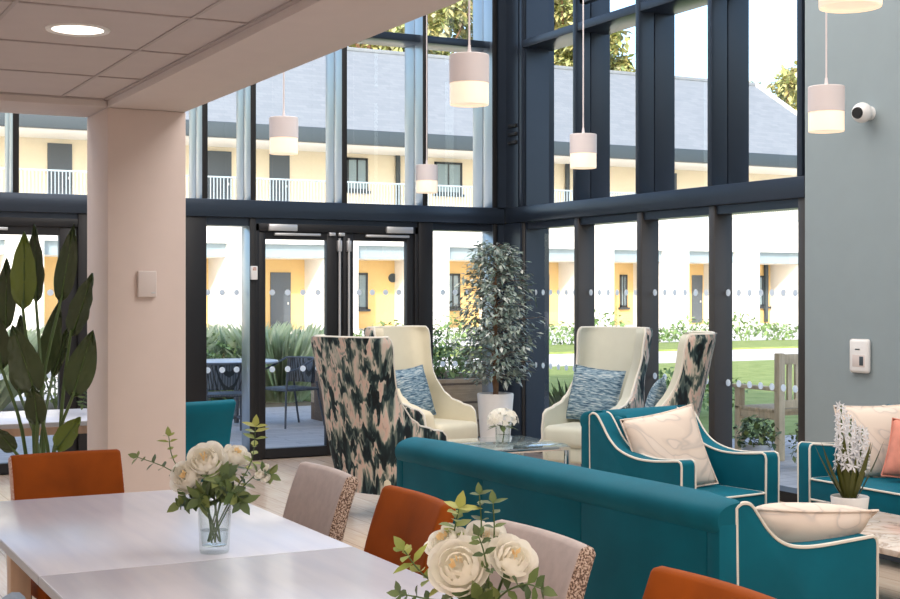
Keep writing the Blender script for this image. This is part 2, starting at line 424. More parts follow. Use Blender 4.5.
for k in range(14): g.box(-3.0, 1.634, 6.17 - .735 * k - .007, 6.17 - .735 * k + .007, 2.4545, 2.4605)
g.box(-3.0, 1.634, 6.88, 6.9, 2.452, 2.461); g.box(1.612, 1.634, -3.2, 6.9, 2.452, 2.461)
g.build('ceiling_grid', M['ceiling_grid'], cl, smooth=0)
cu = MB(); cu.box(2.035, 6.95, -3.4, 11.99, 5.6, 5.75); cu.box(-3.2, 2.035, 7.36, 11.99, 5.6, 5.75)
struct(cu.build('ceiling_high', M['white_wall'], smooth=0), 'high ceiling above the lounge, out of frame', 'ceiling')

# --- curtain wall, left (doors) side : plane y = 11.55
FX = [-1.30, -.50, .33, 1.16, 1.995, 2.785, 3.58, 4.02, 4.89, 5.71, 6.455]
UG, LG = 11.93, 11.76           # glass planes above and below the transom
t = MB(); t.box(-3.0, XR, YL, UG + .02, 2.145, 2.302, bev=.008); t.box(-3.0, XR, YL + .05, LG + .06, 2.075, 2.145)
struct(t.build('trim_1', M['frame']), 'deep dark transom beam over the glazed doors', 'beam')
t = MB(); t.box(-3.0, XR, YL + .06, UG + .02, 3.84, 3.91, bev=.006)
struct(t.build('trim_2', M['frame']), 'slim dark rail high across the left glazing', 'rail')
fins = []
for i, x in enumerate(FX):
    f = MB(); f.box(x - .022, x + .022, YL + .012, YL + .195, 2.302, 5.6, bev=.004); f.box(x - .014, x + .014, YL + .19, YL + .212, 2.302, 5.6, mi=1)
    f.box(x - .022, x + .022, YL + .207, UG + .03, 2.302, 5.6, bev=.004); f.box(x - .024, x + .024, YL, YL + .014, 2.302, 5.6, bev=.003, mi=1)  # black front cap added to keep the fin's front dark against the lightened sides
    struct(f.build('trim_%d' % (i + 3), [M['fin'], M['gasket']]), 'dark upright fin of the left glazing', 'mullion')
t = MB(); t.box(-3.0, XR, YL + .1, LG + .08, 0, .075)
for x0, x1 in ((5.65, 5.80), (3.30, 3.60), (1.22, 1.32), (2.5, 2.66), (-.4, -.3), (-1.6, -1.5)):
    t.box(x0, x1, YL + .02, LG + .05, 0, 2.145, bev=.004)
struct(t.build('trim_20', M['frame_in']), 'dark lower frame posts and sill of the left glazing', 'frame')
for x0, x1, lab in ((3.998, 4.05, 'slim post between the narrow sidelight and the double doors'), (6.455, 6.50, 'slim post of the lower glazing by the corner, behind the tree')):
    f = MB(); f.box(x0, x1, YL + .034, LG + .05, .075, 2.145, bev=.004); f.box(x0 - .002, x1, YL + .02, YL + .036, .075, 2.145, bev=.003, mi=1)  # sides in the reflection-lightened metal, black front added as on the fins
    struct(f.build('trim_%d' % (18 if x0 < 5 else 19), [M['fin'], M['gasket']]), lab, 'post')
# corner post
t = MB(); t.box(6.485, 6.567, YL - .02, YL + .06, 2.302, 5.6); t.box(6.567, 6.66, 11.30, YL + .06, 2.302, 5.6); t.box(6.60, 6.85, 11.2, UG, 0, 5.6)
t.box(6.485, 6.567, YL + .02, YL + .1, 0, 2.145); t.box(6.567, 6.68, 11.26, YL + .1, 0, 2.145)
cp = struct(t.build('trim_21', M['frame']), 'dark corner post where the two glazed walls meet', 'post')
for z in (2.90, 2.98, 3.06):
    k = MB(); k.box(6.545, 6.575, 11.32, 11.46, z, z + .035, bev=.008); k.build('bracket', M['gasket'], cp)
# --- curtain wall, right side : plane x = 6.567
FY = [11.26, 10.31, 9.35, 8.40, 7.40]
RU, RL = 6.90, 6.70
t = MB(); t.box(XR, RU + .02, 7.35, YL, 2.15, 2.302, bev=.008); t.box(XR + .04, RL + .06, 7.35, YL, 2.085, 2.15)
struct(t.build('trim_22', M['frame']), 'deep dark transom beam of the right glazing', 'beam')
t = MB(); t.box(XR + .01, RU + .02, 7.35, YL, 3.80, 3.875, bev=.006)
struct(t.build('trim_23', M['frame']), 'slim dark rail high across the right glazing', 'rail')
for i, y in enumerate(FY):
    f = MB(); f.box(XR, XR + .15, y - .026, y + .026, 2.302, 5.6, bev=.004); f.box(XR + .14, XR + .165, y - .016, y + .016, 2.302, 5.6)
    f.box(XR + .16, RU + .03, y - .026, y + .026, 2.302, 5.6, bev=.004)
    f.box(XR + .02, RL + .06, y - .036, y + .036, 0, 2.15, bev=.004, mi=1)
    struct(f.build('trim_%d' % (i + 24), [M['frame'], M['low']]), 'dark upright fin of the right glazing', 'mullion')
t = MB(); t.box(XR + .03, RL + .08, 7.35, 11.3, 0, .075)
struct(t.build('trim_30', M['frame_in']), 'dark sill of the right glazing', 'frame')
# opened top vent in the second upper bay on the right
t = MB(); t.box(XR - .02, XR + .05, 9.45, 10.2, 4.02, 4.09, bev=.006); t.box(XR - .02, XR + .05, 9.45, 9.51, 4.02, 5.3, bev=.006); t.box(XR - .02, XR + .05, 10.14, 10.2, 4.02, 5.3, bev=.006)
struct(t.build('trim_31', M['frame']), 'frame of the small opening vent high in the right glazing', 'frame')

def disc(mb, c, r, ax, n=14):
    c = Vector(c); pts = []
    for k in range(n):
        a = 2 * PI * k / n
        pts.append(c + (Vector((r * math.cos(a), 0, r * math.sin(a))) if ax == 'y' else Vector((0, r * math.cos(a), r * math.sin(a)))))
    back = [p + (Vector((0, .002, 0)) if ax == 'y' else Vector((.002, 0, 0))) for p in pts]
    mb.grid([pts, back], 0, True, True)

wi = [0]
def pane(axis, a0, a1, z0, z1, at, dots=False, parent=None, label=None, first=0.0):
    mb = MB()
    if axis == 'y': mb.face([(a0, at, z0), (a1, at, z0), (a1, at, z1), (a0, at, z1)])
    else: mb.face([(at, a0, z0), (at, a1, z0), (at, a1, z1), (at, a0, z1)])
    if parent is None:
        wi[0] += 1
        o = struct(mb.build('window_%d' % wi[0], M['glass'], smooth=0), label, 'window')
    else:
        o = mb.build('glass_pane', M['glass'], parent, smooth=0)
    if dots:
        d = MB()
        n = max(1, int((a1 - a0) / .125)); st = (a1 - a0) / n
        for z in (.80, 1.487):
            for k in range(n):
                a = a0 + st * (k + .5)
                disc(d, (a, at - .004, z) if axis == 'y' else (at - .004, a, z), .027, axis)
        d.build('safety_dots', M['dots'], o, smooth=0)
    return o
for i in range(len(FX) - 1):
    pane('y', FX[i], FX[i + 1], 2.302, 5.6, UG, label='tall upper pane of the left glazing')
pane('y', -3.0, FX[0], 2.302, 5.6, UG, label='upper pane of the left glazing, out of frame')
for i in range(len(FY) - 1):
    pane('x', FY[i + 1], FY[i], 2.302, 5.6, RU, label='tall upper pane of the right glazing')
    pane('x', FY[i + 1], FY[i], .075, 2.1, RL, True, label='lower pane of the right glazing with rows of dots')
pane('y', 3.60, 4.0, .075, 2.1, LG, True, label='narrow lower sidelight left of the glazed double doors')
pane('y', 5.80, 6.46, .075, 2.1, LG, True, label='lower sidelight right of the glazed double doors behind the tree')
pane('y', 2.66, 3.30, .075, 2.1, LG, True, label='lower pane behind the column')
pane('y', -.3, 1.22, .075, 2.1, LG, True, label='lower pane left of frame')

def glazed_door(n, x0, xm, x1, label, both=True):
    root = bpy.data.objects.new('door_%d' % n, None); COL.objects.link(root); struct(root, label, 'door')
    fr = MB(); fr.box(x0 - .02, x0 + .035, YL + .03, LG + .04, 0, 2.10, bev=.004); fr.box(x1 - .035, x1 + .02, YL + .03, LG + .04, 0, 2.10, bev=.004)
    fr.box(x0, x1, YL + .03, LG + .04, 2.03, 2.10, bev=.004)
    fr.build('door_frame', M['frame_in'], root)
    for k, (a, b) in enumerate(((x0 + .035, xm), (xm + .012, x1 - .035))):
        if not both and k: break
        lf = MB()
        la = .065 if k == 0 else .10; ra = .15 if k == 0 else .075
        z0, z1 = .012, 2.028; ya, yb = YL + .05, YL + .12
        lf.box(a, a + la, ya, yb, z0, z1, bev=.004); lf.box(b - ra, b, ya, yb, z0, z1, bev=.004)
        lf.box(a + la, b - ra, ya, yb, 1.962, z1); lf.box(a + la, b - ra, ya, yb, z0, .095)
        leaf = lf.build('door_leaf', M['frame_in'], root)
        pane('y', a + la, b - ra, .095, 1.962, YL + .085, True, leaf)
        c = MB()
        ca = a + .08 if k == 0 else b - .30
        c.box(ca, ca + .27, YL + .0, ya, 2.035, 2.095, bev=.006)
        cc = c.build('door_closer', M['silver'], root)
        am = MB(); am.box(a + .14 if k == 0 else b - .50, a + .58 if k == 0 else b - .06, YL + .02, ya, 1.995, 2.018, bev=.004); am.build('closer_arm', M['silver'], cc)
        if both:
            q = MB(); xx = b - .035 if k == 0 else a + .045
            q.tube([(xx, YL + .025, .15), (xx, YL + .025, 1.98)], .011, 8); q.box(xx - .02, xx + .02, YL + .01, ya, 1.86, 1.96, bev=.005); q.box(xx - .02, xx + .02, YL + .01, ya, .9, 1.0, bev=.005)
            q.build('bolt_rod', M['silver'], root)
            q = MB(); q.box(xx - .10, xx - .04, YL + .02, ya, 2.0, 2.03, bev=.004); q.build('strike_plate', M['silver'], root)
    return root
glazed_door(1, 4.05, 4.885, 5.65, 'dark framed glazed double doors to the patio')
glazed_door(2, 1.32, 2.5, 3.3, 'dark framed glazed door behind the tall leafy plant', both=False)
t = MB(); t.box(3.995, 4.055, YL - .012, YL + .02, 1.60, 1.72, bev=.005)
b = t.build('door_release_button', M['white']); tag(b, 'small white door release plate on the post left of the double doors', 'switch')
t = MB(); t.box(4.008, 4.042, YL - .014, YL - .010, 1.68, 1.71); t.build('sticker', M['pale_speckle'], b)

# ------------------------------------------------------------------ outside: ground
def ground(name, m, x0, x1, y0, y1, z, label):
    return struct(MB().box(x0, x1, y0, y1, z - .1, z).build(name, m, smooth=0), label, 'ground')
ground('ground_courtyard', M['path'], -40, 110, 11.95, 110, -.06, 'pale courtyard ground')
ground('ground_patio', M['paving'], -12, 6.9, 11.95, 17.0, -.015, 'blue grey paved patio outside the doors')
ground('ground_terrace', M['paving'], 6.86, 22, 2.0, 11.2, -.015, 'blue grey paving under the timber bench')
ground('ground_lawn', M['lawn'], 6.95, 40, 11.2, 23.5, -.01, 'mown lawn beyond the right glazing')
ground('ground_far_lawn', M['lawn'], 6.95, 60, 29.0, 33.0, -.01, 'strip of lawn beyond the pale path')
ground('ground_border', M['earth'], -12, 6.9, 17.0, 19.5, -.01, 'planting border behind the patio')

# ------------------------------------------------------------------ outside: the building across the courtyard
random.seed(4)
YF, YB, YE = 50.0, 52.5, 49.5
bld = thing('apartment_building', 'long two storey building with slate roof and white pillared front across the courtyard', 'building', (0, 0, 0))
XA, XB = -4.0, 47.5
OP0, PER, OPW = 17.7, 4.05, 2.75
K = range(-5, 8)
for k in K:
    x = OP0 + PER * k
    MB().box(x - (PER - OPW), x, YF, YF + .5, -.06, 3.31).build('pier', M['render'], bld, smooth=0)
    MB().box(x - (PER - OPW), x, YF + .5, YB, -.06, 2.8).build('cross_wall', M['render'], bld, smooth=0)
MB().box(XA, XB, YF, YF + .45, 3.31, 4.74).build('parapet_wall', M['render'], bld, smooth=0)
MB().box(XA, XB, YF + .45, YB + .3, 4.55, 4.72).build('gallery_floor', M['render'], bld, smooth=0)
MB().box(XA, XB, YF + .30, YF + .5, 2.80, 3.31).build('fascia', M['lintel'], bld, smooth=0)
MB().box(XA, XB, YF + .5, YB + .3, 2.78, 2.9).build('soffit', M['render'], bld, smooth=0)
MB().box(XA, XB, YB, YB + .3, -.06, 4.6).build('lower_wall', M['ochre'], bld, smooth=0)
MB().box(XA, XB, YB, YB + .3, 4.6, 7.4).build('upper_wall', M['cream_wall'], bld, smooth=0)
MB().box(XA, XB + .2, YE, YB + .2, 7.20, 7.32).build('eaves_board', M['render'], bld, smooth=0)
MB().box(XA, XB + .2, YE - .25, YE, 7.22, 7.80, bev=.05).build('gutter', M['gutter'], bld)
rf = MB(); rf.prism([(YE - .1, 7.78), (57, 12.35), (57, 12.15), (YE - .1, 7.5)], XA, XB, 'x'); rf.prism([(57, 12.35), (65, 7.6), (65, 7.4), (57, 12.15)], XA, XB, 'x')
rf.build('roof', M['slate'], bld, smooth=0)
MB().prism([(YE - .15, 7.80), (57, 12.5), (57, 12.1), (YE - .15, 7.4)], XB, XB + .25, 'x').build('verge', M['verge'], bld, smooth=0)
MB().prism([(YE + 3.2, 0), (YE + 3.2, 7.6), (57, 12.1), (64, 7.6), (64, 0)], XB - .4, XB, 'x').build('gable_wall', M['cream_wall'], bld, smooth=0)
MB().box(XA, XB, 56.85, 57.15, 12.28, 12.46, bev=.05).build('ridge', M['slate'], bld)
for x, z in ((14, 9.6), (31, 9.3), (43.6, 8.9), (39.6, 9.0)):
    MB().box(x, x + .8, YE + 2.4, YE + 3.4, z - .2, z + .12, bev=.05).build('roof_vent', M['verge'], bld)
for k in range(-5, 7):
    x = OP0 + PER * k; r_ = MB()
    r_.box(x - 1.3, x + PER - 1.3, YF + .1, YF + .15, 5.78, 5.84); r_.box(x - 1.3, x + PER - 1.3, YF + .1, YF + .15, 4.80, 4.85)
    for q in range(31): r_.box(x - 1.3 + q * .13, x - 1.3 + q * .13 + .03, YF + .1, YF + .14, 4.74, 5.8)
    r_.build('railing', M['rail'], bld, smooth=0)
def bdoor(x0, x1, z0, z1):
    d = MB().box(x0, x1, YB - .05, YB + .05, z0, z1).build('door', M['bdoor'], bld, smooth=0)
    MB().box(x1 - .16, x1 - .10, YB - .09, YB - .05, z0 + .95, z0 + 1.05).build('door_handle', M['silver'], d)
def bwin(x0, x1, z0, z1):
    f = MB(); f.box(x0, x1, YB - .06, YB + .05, z0, z0 + .09); f.box(x0, x1, YB - .06, YB + .05, z1 - .09, z1)
    f.box(x0, x0 + .09, YB - .06, YB + .05, z0, z1); f.box(x1 - .09, x1, YB - .06, YB + .05, z0, z1); f.box((x0 + x1) / 2 - .03, (x0 + x1) / 2 + .03, YB - .06, YB + .05, z0, z1)
    f.box(x0 - .08, x1 + .08, YB - .16, YB, z0 - .1, z0)
    w_ = f.build('window', M['bframe'], bld, smooth=0)
    MB().box(x0 + .05, x1 - .05, YB - .03, YB + .04, z0 + .05, z1 - .05).build('pane', M['bglass'], w_, smooth=0)
for x0, x1 in ((16.36, 17.34), (18.94, 19.79), (29.6, 30.5), (38.2, 39.1), (10.2, 11.1)): bdoor(x0, x1, 4.74, 7.03)
for x0, x1 in ((22.3, 23.25), (26.37, 27.7), (33.5, 34.6), (13.2, 14.2), (1.5, 2.6)): bwin(x0, x1, 5.66, 7.03)
for x0, x1 in ((15.2, 16.1), (18.98, 19.84), (31.2, 32.1), (40.0, 40.6), (7.0, 7.9), (11.0, 11.9)): bdoor(x0, x1, 0, 2.25)
for x0, x1 in ((22.4, 23.25), (26.9, 27.6), (35.9, 36.3), (43.9, 44.6), (3.2, 4.0)): bwin(x0, x1, .75, 2.25)
for x, z0, z1 in ((24.6, 4.74, 7.2), (33.0, 4.74, 7.2), (25.2, 0, 2.8), (44.4, 0, 2.8)):
    MB().tube([(x, YB - .12, z0), (x, YB - .12, z1)], .11, 8).build('downpipe', M['gutter'], bld)
v_ = MB(); v_.lathe([(.0, 0), (.19, 0), (.19, .05), (0, .05)], 20)
v_ = v_.build('round_vent', M['gutter'], bld, loc=(24.4, YB, 2.05)); v_.rotation_euler = (R(90), 0, 0)
sbox('trim_40', M['gutter'], 44, 62, 44.0, 44.6, -.06, .2, label='low grey kerb standing for a dark shadow strip before the far building', cat='kerb')  # dark block added to stand for shadow on the ground

# ------------------------------------------------------------------ outside: trees and planting
def blob_leaves(mb, c, rad, n, size, rng, drop=.0, fill=.55):
    for _ in range(n):
        while True:
            p = Vector((rng.uniform(-1, 1), rng.uniform(-1, 1), rng.uniform(-1, 1)))
            if p.length < 1: break
        if p.length < fill: p = p.normalized() * rng.uniform(fill, 1)
        q = Vector((c[0] + p.x * rad[0], c[1] + p.y * rad[1], c[2] + p.z * rad[2]))
        d = Vector((rng.uniform(-1, 1), rng.uniform(-1, 1), rng.uniform(-1, .5) - drop))
        s_ = size * rng.uniform(.6, 1.3)
        mb.leaf(q, d, (rng.uniform(-.5, .5), rng.uniform(-.5, .5), 1), s_, s_ * .55, n=2)
def tree(x, y, h, r, seed, label):
    rng = random.Random(seed)
    t = thing('tree', label, 'tree', (x, y, -.06), 0, 'trees behind the slate roof')
    tr = MB(); tr.tube([(0, 0, 0), (rng.uniform(-.3, .3), 0, h * .35), (rng.uniform(-.6, .6), 0, h * .8)], .35, 8, r1=.1)
    for k in range(7):
        a = rng.uniform(0, 2 * PI); z = h * rng.uniform(.4, .75)
        tr.tube([(0, 0, z), (math.cos(a) * r * .4, math.sin(a) * r * .4, z + h * .1), (math.cos(a) * r * .8, math.sin(a) * r * .8, z + h * .22)], .12, 5, r1=.02)
    tr.build('trunk', M['bark'], t)
    cr = MB()
    for k in range(16):
        a = rng.uniform(0, 2 * PI); q = rng.uniform(.1, .8) * r
        rr = r * rng.uniform(.32, .46)
        blob_leaves(cr, (math.cos(a) * q, math.sin(a) * q, h - r * .5 - rng.uniform(0, 1) ** .7 * min(h * .45, r * 2.4)), (rr, rr, rr * .85), 640, .52, rng, fill=.3)
    cr.build('foliage', M['tree'], t, smooth=0, recalc=False)
TL = ['leftmost tall tree behind the roof, beside the beam', 'tall autumn tree over the roof, seen above the double doors', 'broad yellowing tree over the roof, left of the corner post', 'tall tree behind the roof, seen left of the corner post',
      'tree with thin top just right of the corner post', 'low tree above the roof in the second right bay', 'lower green tree peeping over the roof right of the second bay', 'tree beyond the gable end by the grey wall', 'green tree low beside the roof verge at the right']
for i, (x, y, h, r) in enumerate(((14.5, 70, 18.5, 3.8), (22.6, 70, 20.5, 3.9), (30.2, 68, 21.5, 4.0), (36.2, 72, 23.0, 3.9), (43.2, 69, 21.5, 3.1), (48.6, 74, 16.0, 2.6), (46.9, 68, 16.6, 2.3), (65.0, 75, 17.8, 3.8), (58.8, 68, 16.4, 3.2))):
    tree(x, y, h, r, 10 + i, TL[i])

# planter of sleepers just outside the corner
pl = thing('planter_box', 'raised planter of timber sleepers outside the glazing, behind the potted tree', 'planter', (6.0, 12.35, -.015))
q = MB(); q.box(0, 1.1, 0, .1, 0, .62, bev=.008); q.box(0, 1.1, 2.75, 2.85, 0, .62, bev=.008); q.build('end_wall', M['sleeper'], pl)
q = MB(); q.box(0, .1, .1, 2.75, 0, .62, bev=.008); q.box(1.0, 1.1, .1, 2.75, 0, .62, bev=.008); q.build('side_wall', M['sleeper_side'], pl)
MB().box(.1, 1.0, .1, 2.75, 0, .55).build('soil', M['soil'], pl, smooth=0)
def shrub(x, y, z, h, r, n, size, seed, label, m='shrub', grass=False, name='shrub', group=None, cat='shrub'):
    rng = random.Random(seed); mb = MB()
    if grass:
        for _ in range(n):
            a = rng.uniform(0, 2 * PI); q = r * .35 * math.sqrt(rng.random()); hh = h * rng.uniform(.55, 1.05)
            b_ = Vector((math.cos(a) * q, math.sin(a) * q, 0)); lean = Vector((math.cos(a), math.sin(a), 0)) * r * rng.uniform(.1, .9)
            tip = b_ + lean + Vector((0, 0, hh)); md = b_ + lean * .3 + Vector((0, 0, hh * .6)); s_ = Vector((-math.sin(a), math.cos(a), 0)) * size
            f = [mb.bm.verts.new(p) for p in (b_ - s_ * .5, b_ + s_ * .5, md + s_ * .5, tip, md - s_ * .5)]
            mb.bm.faces.new(f)
    else:
        for k in range(5):
            a = rng.uniform(0, 2 * PI); mb.tube([(0, 0, 0), (math.cos(a) * r * .2, math.sin(a) * r * .2, h * .4), (math.cos(a) * r * .5, math.sin(a) * r * .5, h * .8)], .008 + h * .006, 5, r1=.004)
        blob_leaves(mb, (0, 0, h * .55), (r, r, h * .47), n, size, rng, fill=.35)
    o = mb.build(name, M[m], smooth=0, recalc=False); o.location = (x, y, z)
    return tag(o, label, cat, group)
rng0 = random.Random(77)
PLAB = ['bushy shrub at the front of the sleeper planter', 'second shrub from the front of the sleeper planter', 'middle shrub of the sleeper planter', 'shrub fourth back in the sleeper planter', 'rearmost shrub of the sleeper planter']
for i, yy in enumerate((12.75, 13.25, 13.8, 14.35, 14.85)):
    shrub(6.5 + rng0.uniform(-.1, .15), yy, .53, .42 + .16 * (i % 2), .44, 420, .085, 200 + i, PLAB[i], 'shrub', group='planting in the sleeper planter')
tw = MB()
for k, (dx, hh) in enumerate(((0, .75), (.06, .65), (-.07, .55))):
    tw.tube([(dx, 0, 0), (dx * 2, .02, hh * .5), (dx * 2.6, .03, hh)], .006, 5, r1=.003)
    for j in range(9): tw.leaf((dx * 2.5, .03, hh * (.4 + .06 * j)), (random.uniform(-1, 1), random.uniform(-1, 1), .6), (0, 0, 1), .045, .02, n=2)
o = tw.build('sapling', M['sprig'], smooth=0, recalc=False); o.location = (6.36, 12.62, .53); tag(o, 'thin bare sapling rising above the sleeper planter', 'sapling')
GX = [(-1.2, 18.0), (.2, 17.7), (1.4, 18.1), (2.6, 17.8), (3.6, 18.0), (4.4, 17.6), (5.0, 18.2), (5.6, 17.7), (6.1, 18.3), (6.6, 17.8), (7.2, 18.2)]
GL = ['feathery border plant furthest left, outside the far left door', 'second feathery plant from the left in the border', 'feathery plant seen beyond the leafy indoor plant', 'feathery border plant hidden partly by the column', 'tall pale grass seen through the narrow sidelight',
      'green grass right behind the round patio table', 'pale grass behind the left door leaf', 'low green plant behind the right patio chair', 'tall grass by the middle stile of the doors', 'feathery plant seen through the right door leaf', 'rightmost plant of the border, behind the planter']
for i, (x, y) in enumerate(GX):
    if i % 3 == 1: shrub(x, y, -.01, .95, .65, 700, .085, 300 + i, GL[i], 'shrub', name='border_shrub', group='planting border behind the patio')
    else: shrub(x, y, -.01, 1.05, .85, 1100, .008, 300 + i, GL[i], 'grassy', True, name='ornamental_grass', cat='grass plant', group='planting border behind the patio')
HL = ['low hedge plant by the far lawn, seen %s' % s_ for s_ in ('left of the ficus', 'just behind the ficus', 'in the first bay right of the corner', 'at the right of the first bay', 'behind the tall oatmeal chair', 'right of the tall oatmeal chair', 'above the patterned wing chair', 'right of the patterned wing chair', 'in the last bay above the bench', 'in the last bay by the grey wall', 'furthest right beside the grey wall')]
for i in range(11):
    shrub(14.0 + i * 1.65, 33.2 + .3 * (i % 2), -.06, 0.55 + .2 * (i % 3), .84, 240, .17, 400 + i, HL[i], 'shrub', name='hedge_plant', cat='hedge', group='low hedge before the far building')
shrub(7.35, 11.55, -.01, .62, .36, 130, .035, 501, 'spiky green plant outside the glass between the ficus and the oatmeal chair', 'sprig', True, name='spiky_plant', cat='plant')
shrub(10.2, 13.4, -.01, .62, .7, 500, .09, 502, 'round green bush on the lawn behind the timber bench', 'shrub')
shrub(8.05, 9.0, -.015, .42, .16, 150, .06, 503, 'small leafy plant on the paving right of the zinc pot', 'sprig', name='garden_plant', cat='plant')
zp = thing('zinc_planter', 'small zinc pot of green leaves on the paving by the bench', 'plant pot', (7.62, 9.12, -.015))
q = MB(); q.lathe([(.0, 0), (.10, 0), (.125, .21), (.132, .21), (.132, .225), (.118, .225), (.11, .19), (0, .19)], 24); q.build('pot', M['zinc'], zp)
q = MB(); blob_leaves(q, (0, 0, .33), (.19, .19, .15), 260, .07, random.Random(5), fill=.2); q.build('foliage', M['sprig'], zp, smooth=0, recalc=False)

# timber bench
be = thing('garden_bench', 'weathered timber bench on the paving outside the right glazing', 'bench', (8.2, 9.5, -.015), 0)
for x in (.0, 1.43):
    MB().box(x, x + .07, 0, .07, 0, .96, bev=.008).build('back_post', M['teak'], be); MB().box(x, x + .07, .55, .62, 0, .62, bev=.008).build('front_leg', M['teak'], be)
    MB().box(x - .01, x + .08, .03, .66, .62, .655, bev=.008).build('armrest', M['teak'], be)
    MB().box(x + .01, x + .06, .05, .57, .36, .43, bev=.005).build('side_rail', M['teak'], be)
q = MB()
for k in range(5): q.box(.0, 1.5, .09 + k * .108, .18 + k * .108, .43, .455, bev=.004)
q.build('seat', M['teak'], be)
q = MB(); q.box(.07, 1.43, .01, .055, .86, .95, bev=.005); q.box(.07, 1.43, .01, .055, .47, .54, bev=.005)
for k in range(15): q.box(.12 + k * .088, .165 + k * .088, .02, .045, .53, .87)
q.build('backrest', M['teak'], be)
MB().box(.07, 1.43, .56, .60, .34, .43, bev=.005).build('apron', M['teak'], be)

# patio table and woven chairs
pt = thing('patio_table', 'round pale patio table outside the double doors', 'table', (5.0, 14.95, -.015))
q = MB(); q.lathe([(0, .70), (.46, .70), (.475, .71), (.475, .722), (.46, .73), (0, .73)], 40); q.build('tabletop', M['patio_top'], pt)
q = MB(); q.tube([(0, 0, .02), (0, 0, .7)], .03, 10)
for k in range(4):
    a = PI / 2 * k + .4; q.tube([(0, 0, .10), (.15 * math.cos(a), .15 * math.sin(a), .05), (.33 * math.cos(a), .33 * math.sin(a), .015)], .018, 8)
q.build('pedestal', M['patio_metal'], pt)
def patio_chair(loc, rz, label):
    t = thing('patio_chair', label, 'chair', loc, rz, 'woven chairs on the patio')
    q = MB(); rows = []
    for i in range(7):
        v = i / 6; z = .48 + .27 * v
        rows.append([(math.sin(u) * .27, .06 + .19 * math.cos(u) + .03 * v, z) for u in [R(-75 + 150 * j / 14) for j in range(15)]])
    q.grid(rows); inner = [[(x * .95, y * .95 + .003, z) for x, y, z in r_] for r_ in rows]; q.grid(inner)
    q.build('backrest', M['rattan'], t)
    q = MB(); q.box(-.25, .25, -.24, .22, .405, .435, bev=.012); q.build('seat', M['rattan'], t)
    q = MB(); q.tube([(math.sin(u) * .272, .09 + .19 * math.cos(u), .755) for u in [R(-78 + 156 * j / 16) for j in range(17)]], .013, 8)
    q.tube([(-.266, .13, .755), (-.27, -.1, .65), (-.26, -.22, .62)], .012, 8); q.tube([(.266, .13, .755), (.27, -.1, .65), (.26, -.22, .62)], .012, 8)
    q.build('armrest', M['patio_metal'], t)
    for sx in (-1, 1):
        MB().tube([(sx * .26, -.22, .62), (sx * .25, -.23, .40), (sx * .26, -.25, 0)], .012, 8).build('leg', M['patio_metal'], t)
        MB().tube([(sx * .22, .2, .50), (sx * .23, .22, .35), (sx * .25, .29, 0)], .012, 8).build('leg', M['patio_metal'], t)
    return t
pc = patio_chair((4.55, 14.05, -.015), R(176), 'woven patio chair seen from behind through the narrow sidelight')
dup(pc, (5.50, 14.55, -.015), R(-76), 'woven patio chair seen sideways through the left door leaf')

# ------------------------------------------------------------------ inside: dining tables
def dining_table(loc, sx, sy, label, group=None):
    t = thing('dining_table', label, 'table', loc, 0, group)
    q = MB(); q.box(-sx / 2, sx / 2, -sy / 2, sy / 2, .722, .75, bev=.0025); q.build('tabletop', M['tabletop'], t)
    q = MB(); q.box(-sx / 2 - .0015, sx / 2 + .0015, -sy / 2 - .0015, sy / 2 + .0015, .7235, .7465); q.build('edge_band', M['edge'], t, smooth=0)
    for ax in (-1, 1):
        for ay in (-1, 1):
            cx, cy = ax * (sx / 2 - .16), ay * (sy / 2 - .17)
            MB().box(cx - .035, cx + .035, cy - .035, cy + .035, 0, .722, bev=.006).build('leg', M['beech'], t)
    q = MB()
    q.box(-sx / 2 + .16, sx / 2 - .16, -sy / 2 + .16, -sy / 2 + .18, .66, .722); q.box(-sx / 2 + .16, sx / 2 - .16, sy / 2 - .18, sy / 2 - .16, .66, .722)
    q.build('apron', M['beech'], t)
    return t
dining_table((1.15, 4.405, 0), .90, 1.375, 'pale laminate dining table further from the viewer, left of the taupe chair')
dining_table((1.15, 3.02, 0), .90, 1.375, 'nearer pale laminate dining table, pushed against the first')
dining_table((1.55, 8.45, 0), 2.0, .85, 'white dining table behind the tall leafy plant and column')

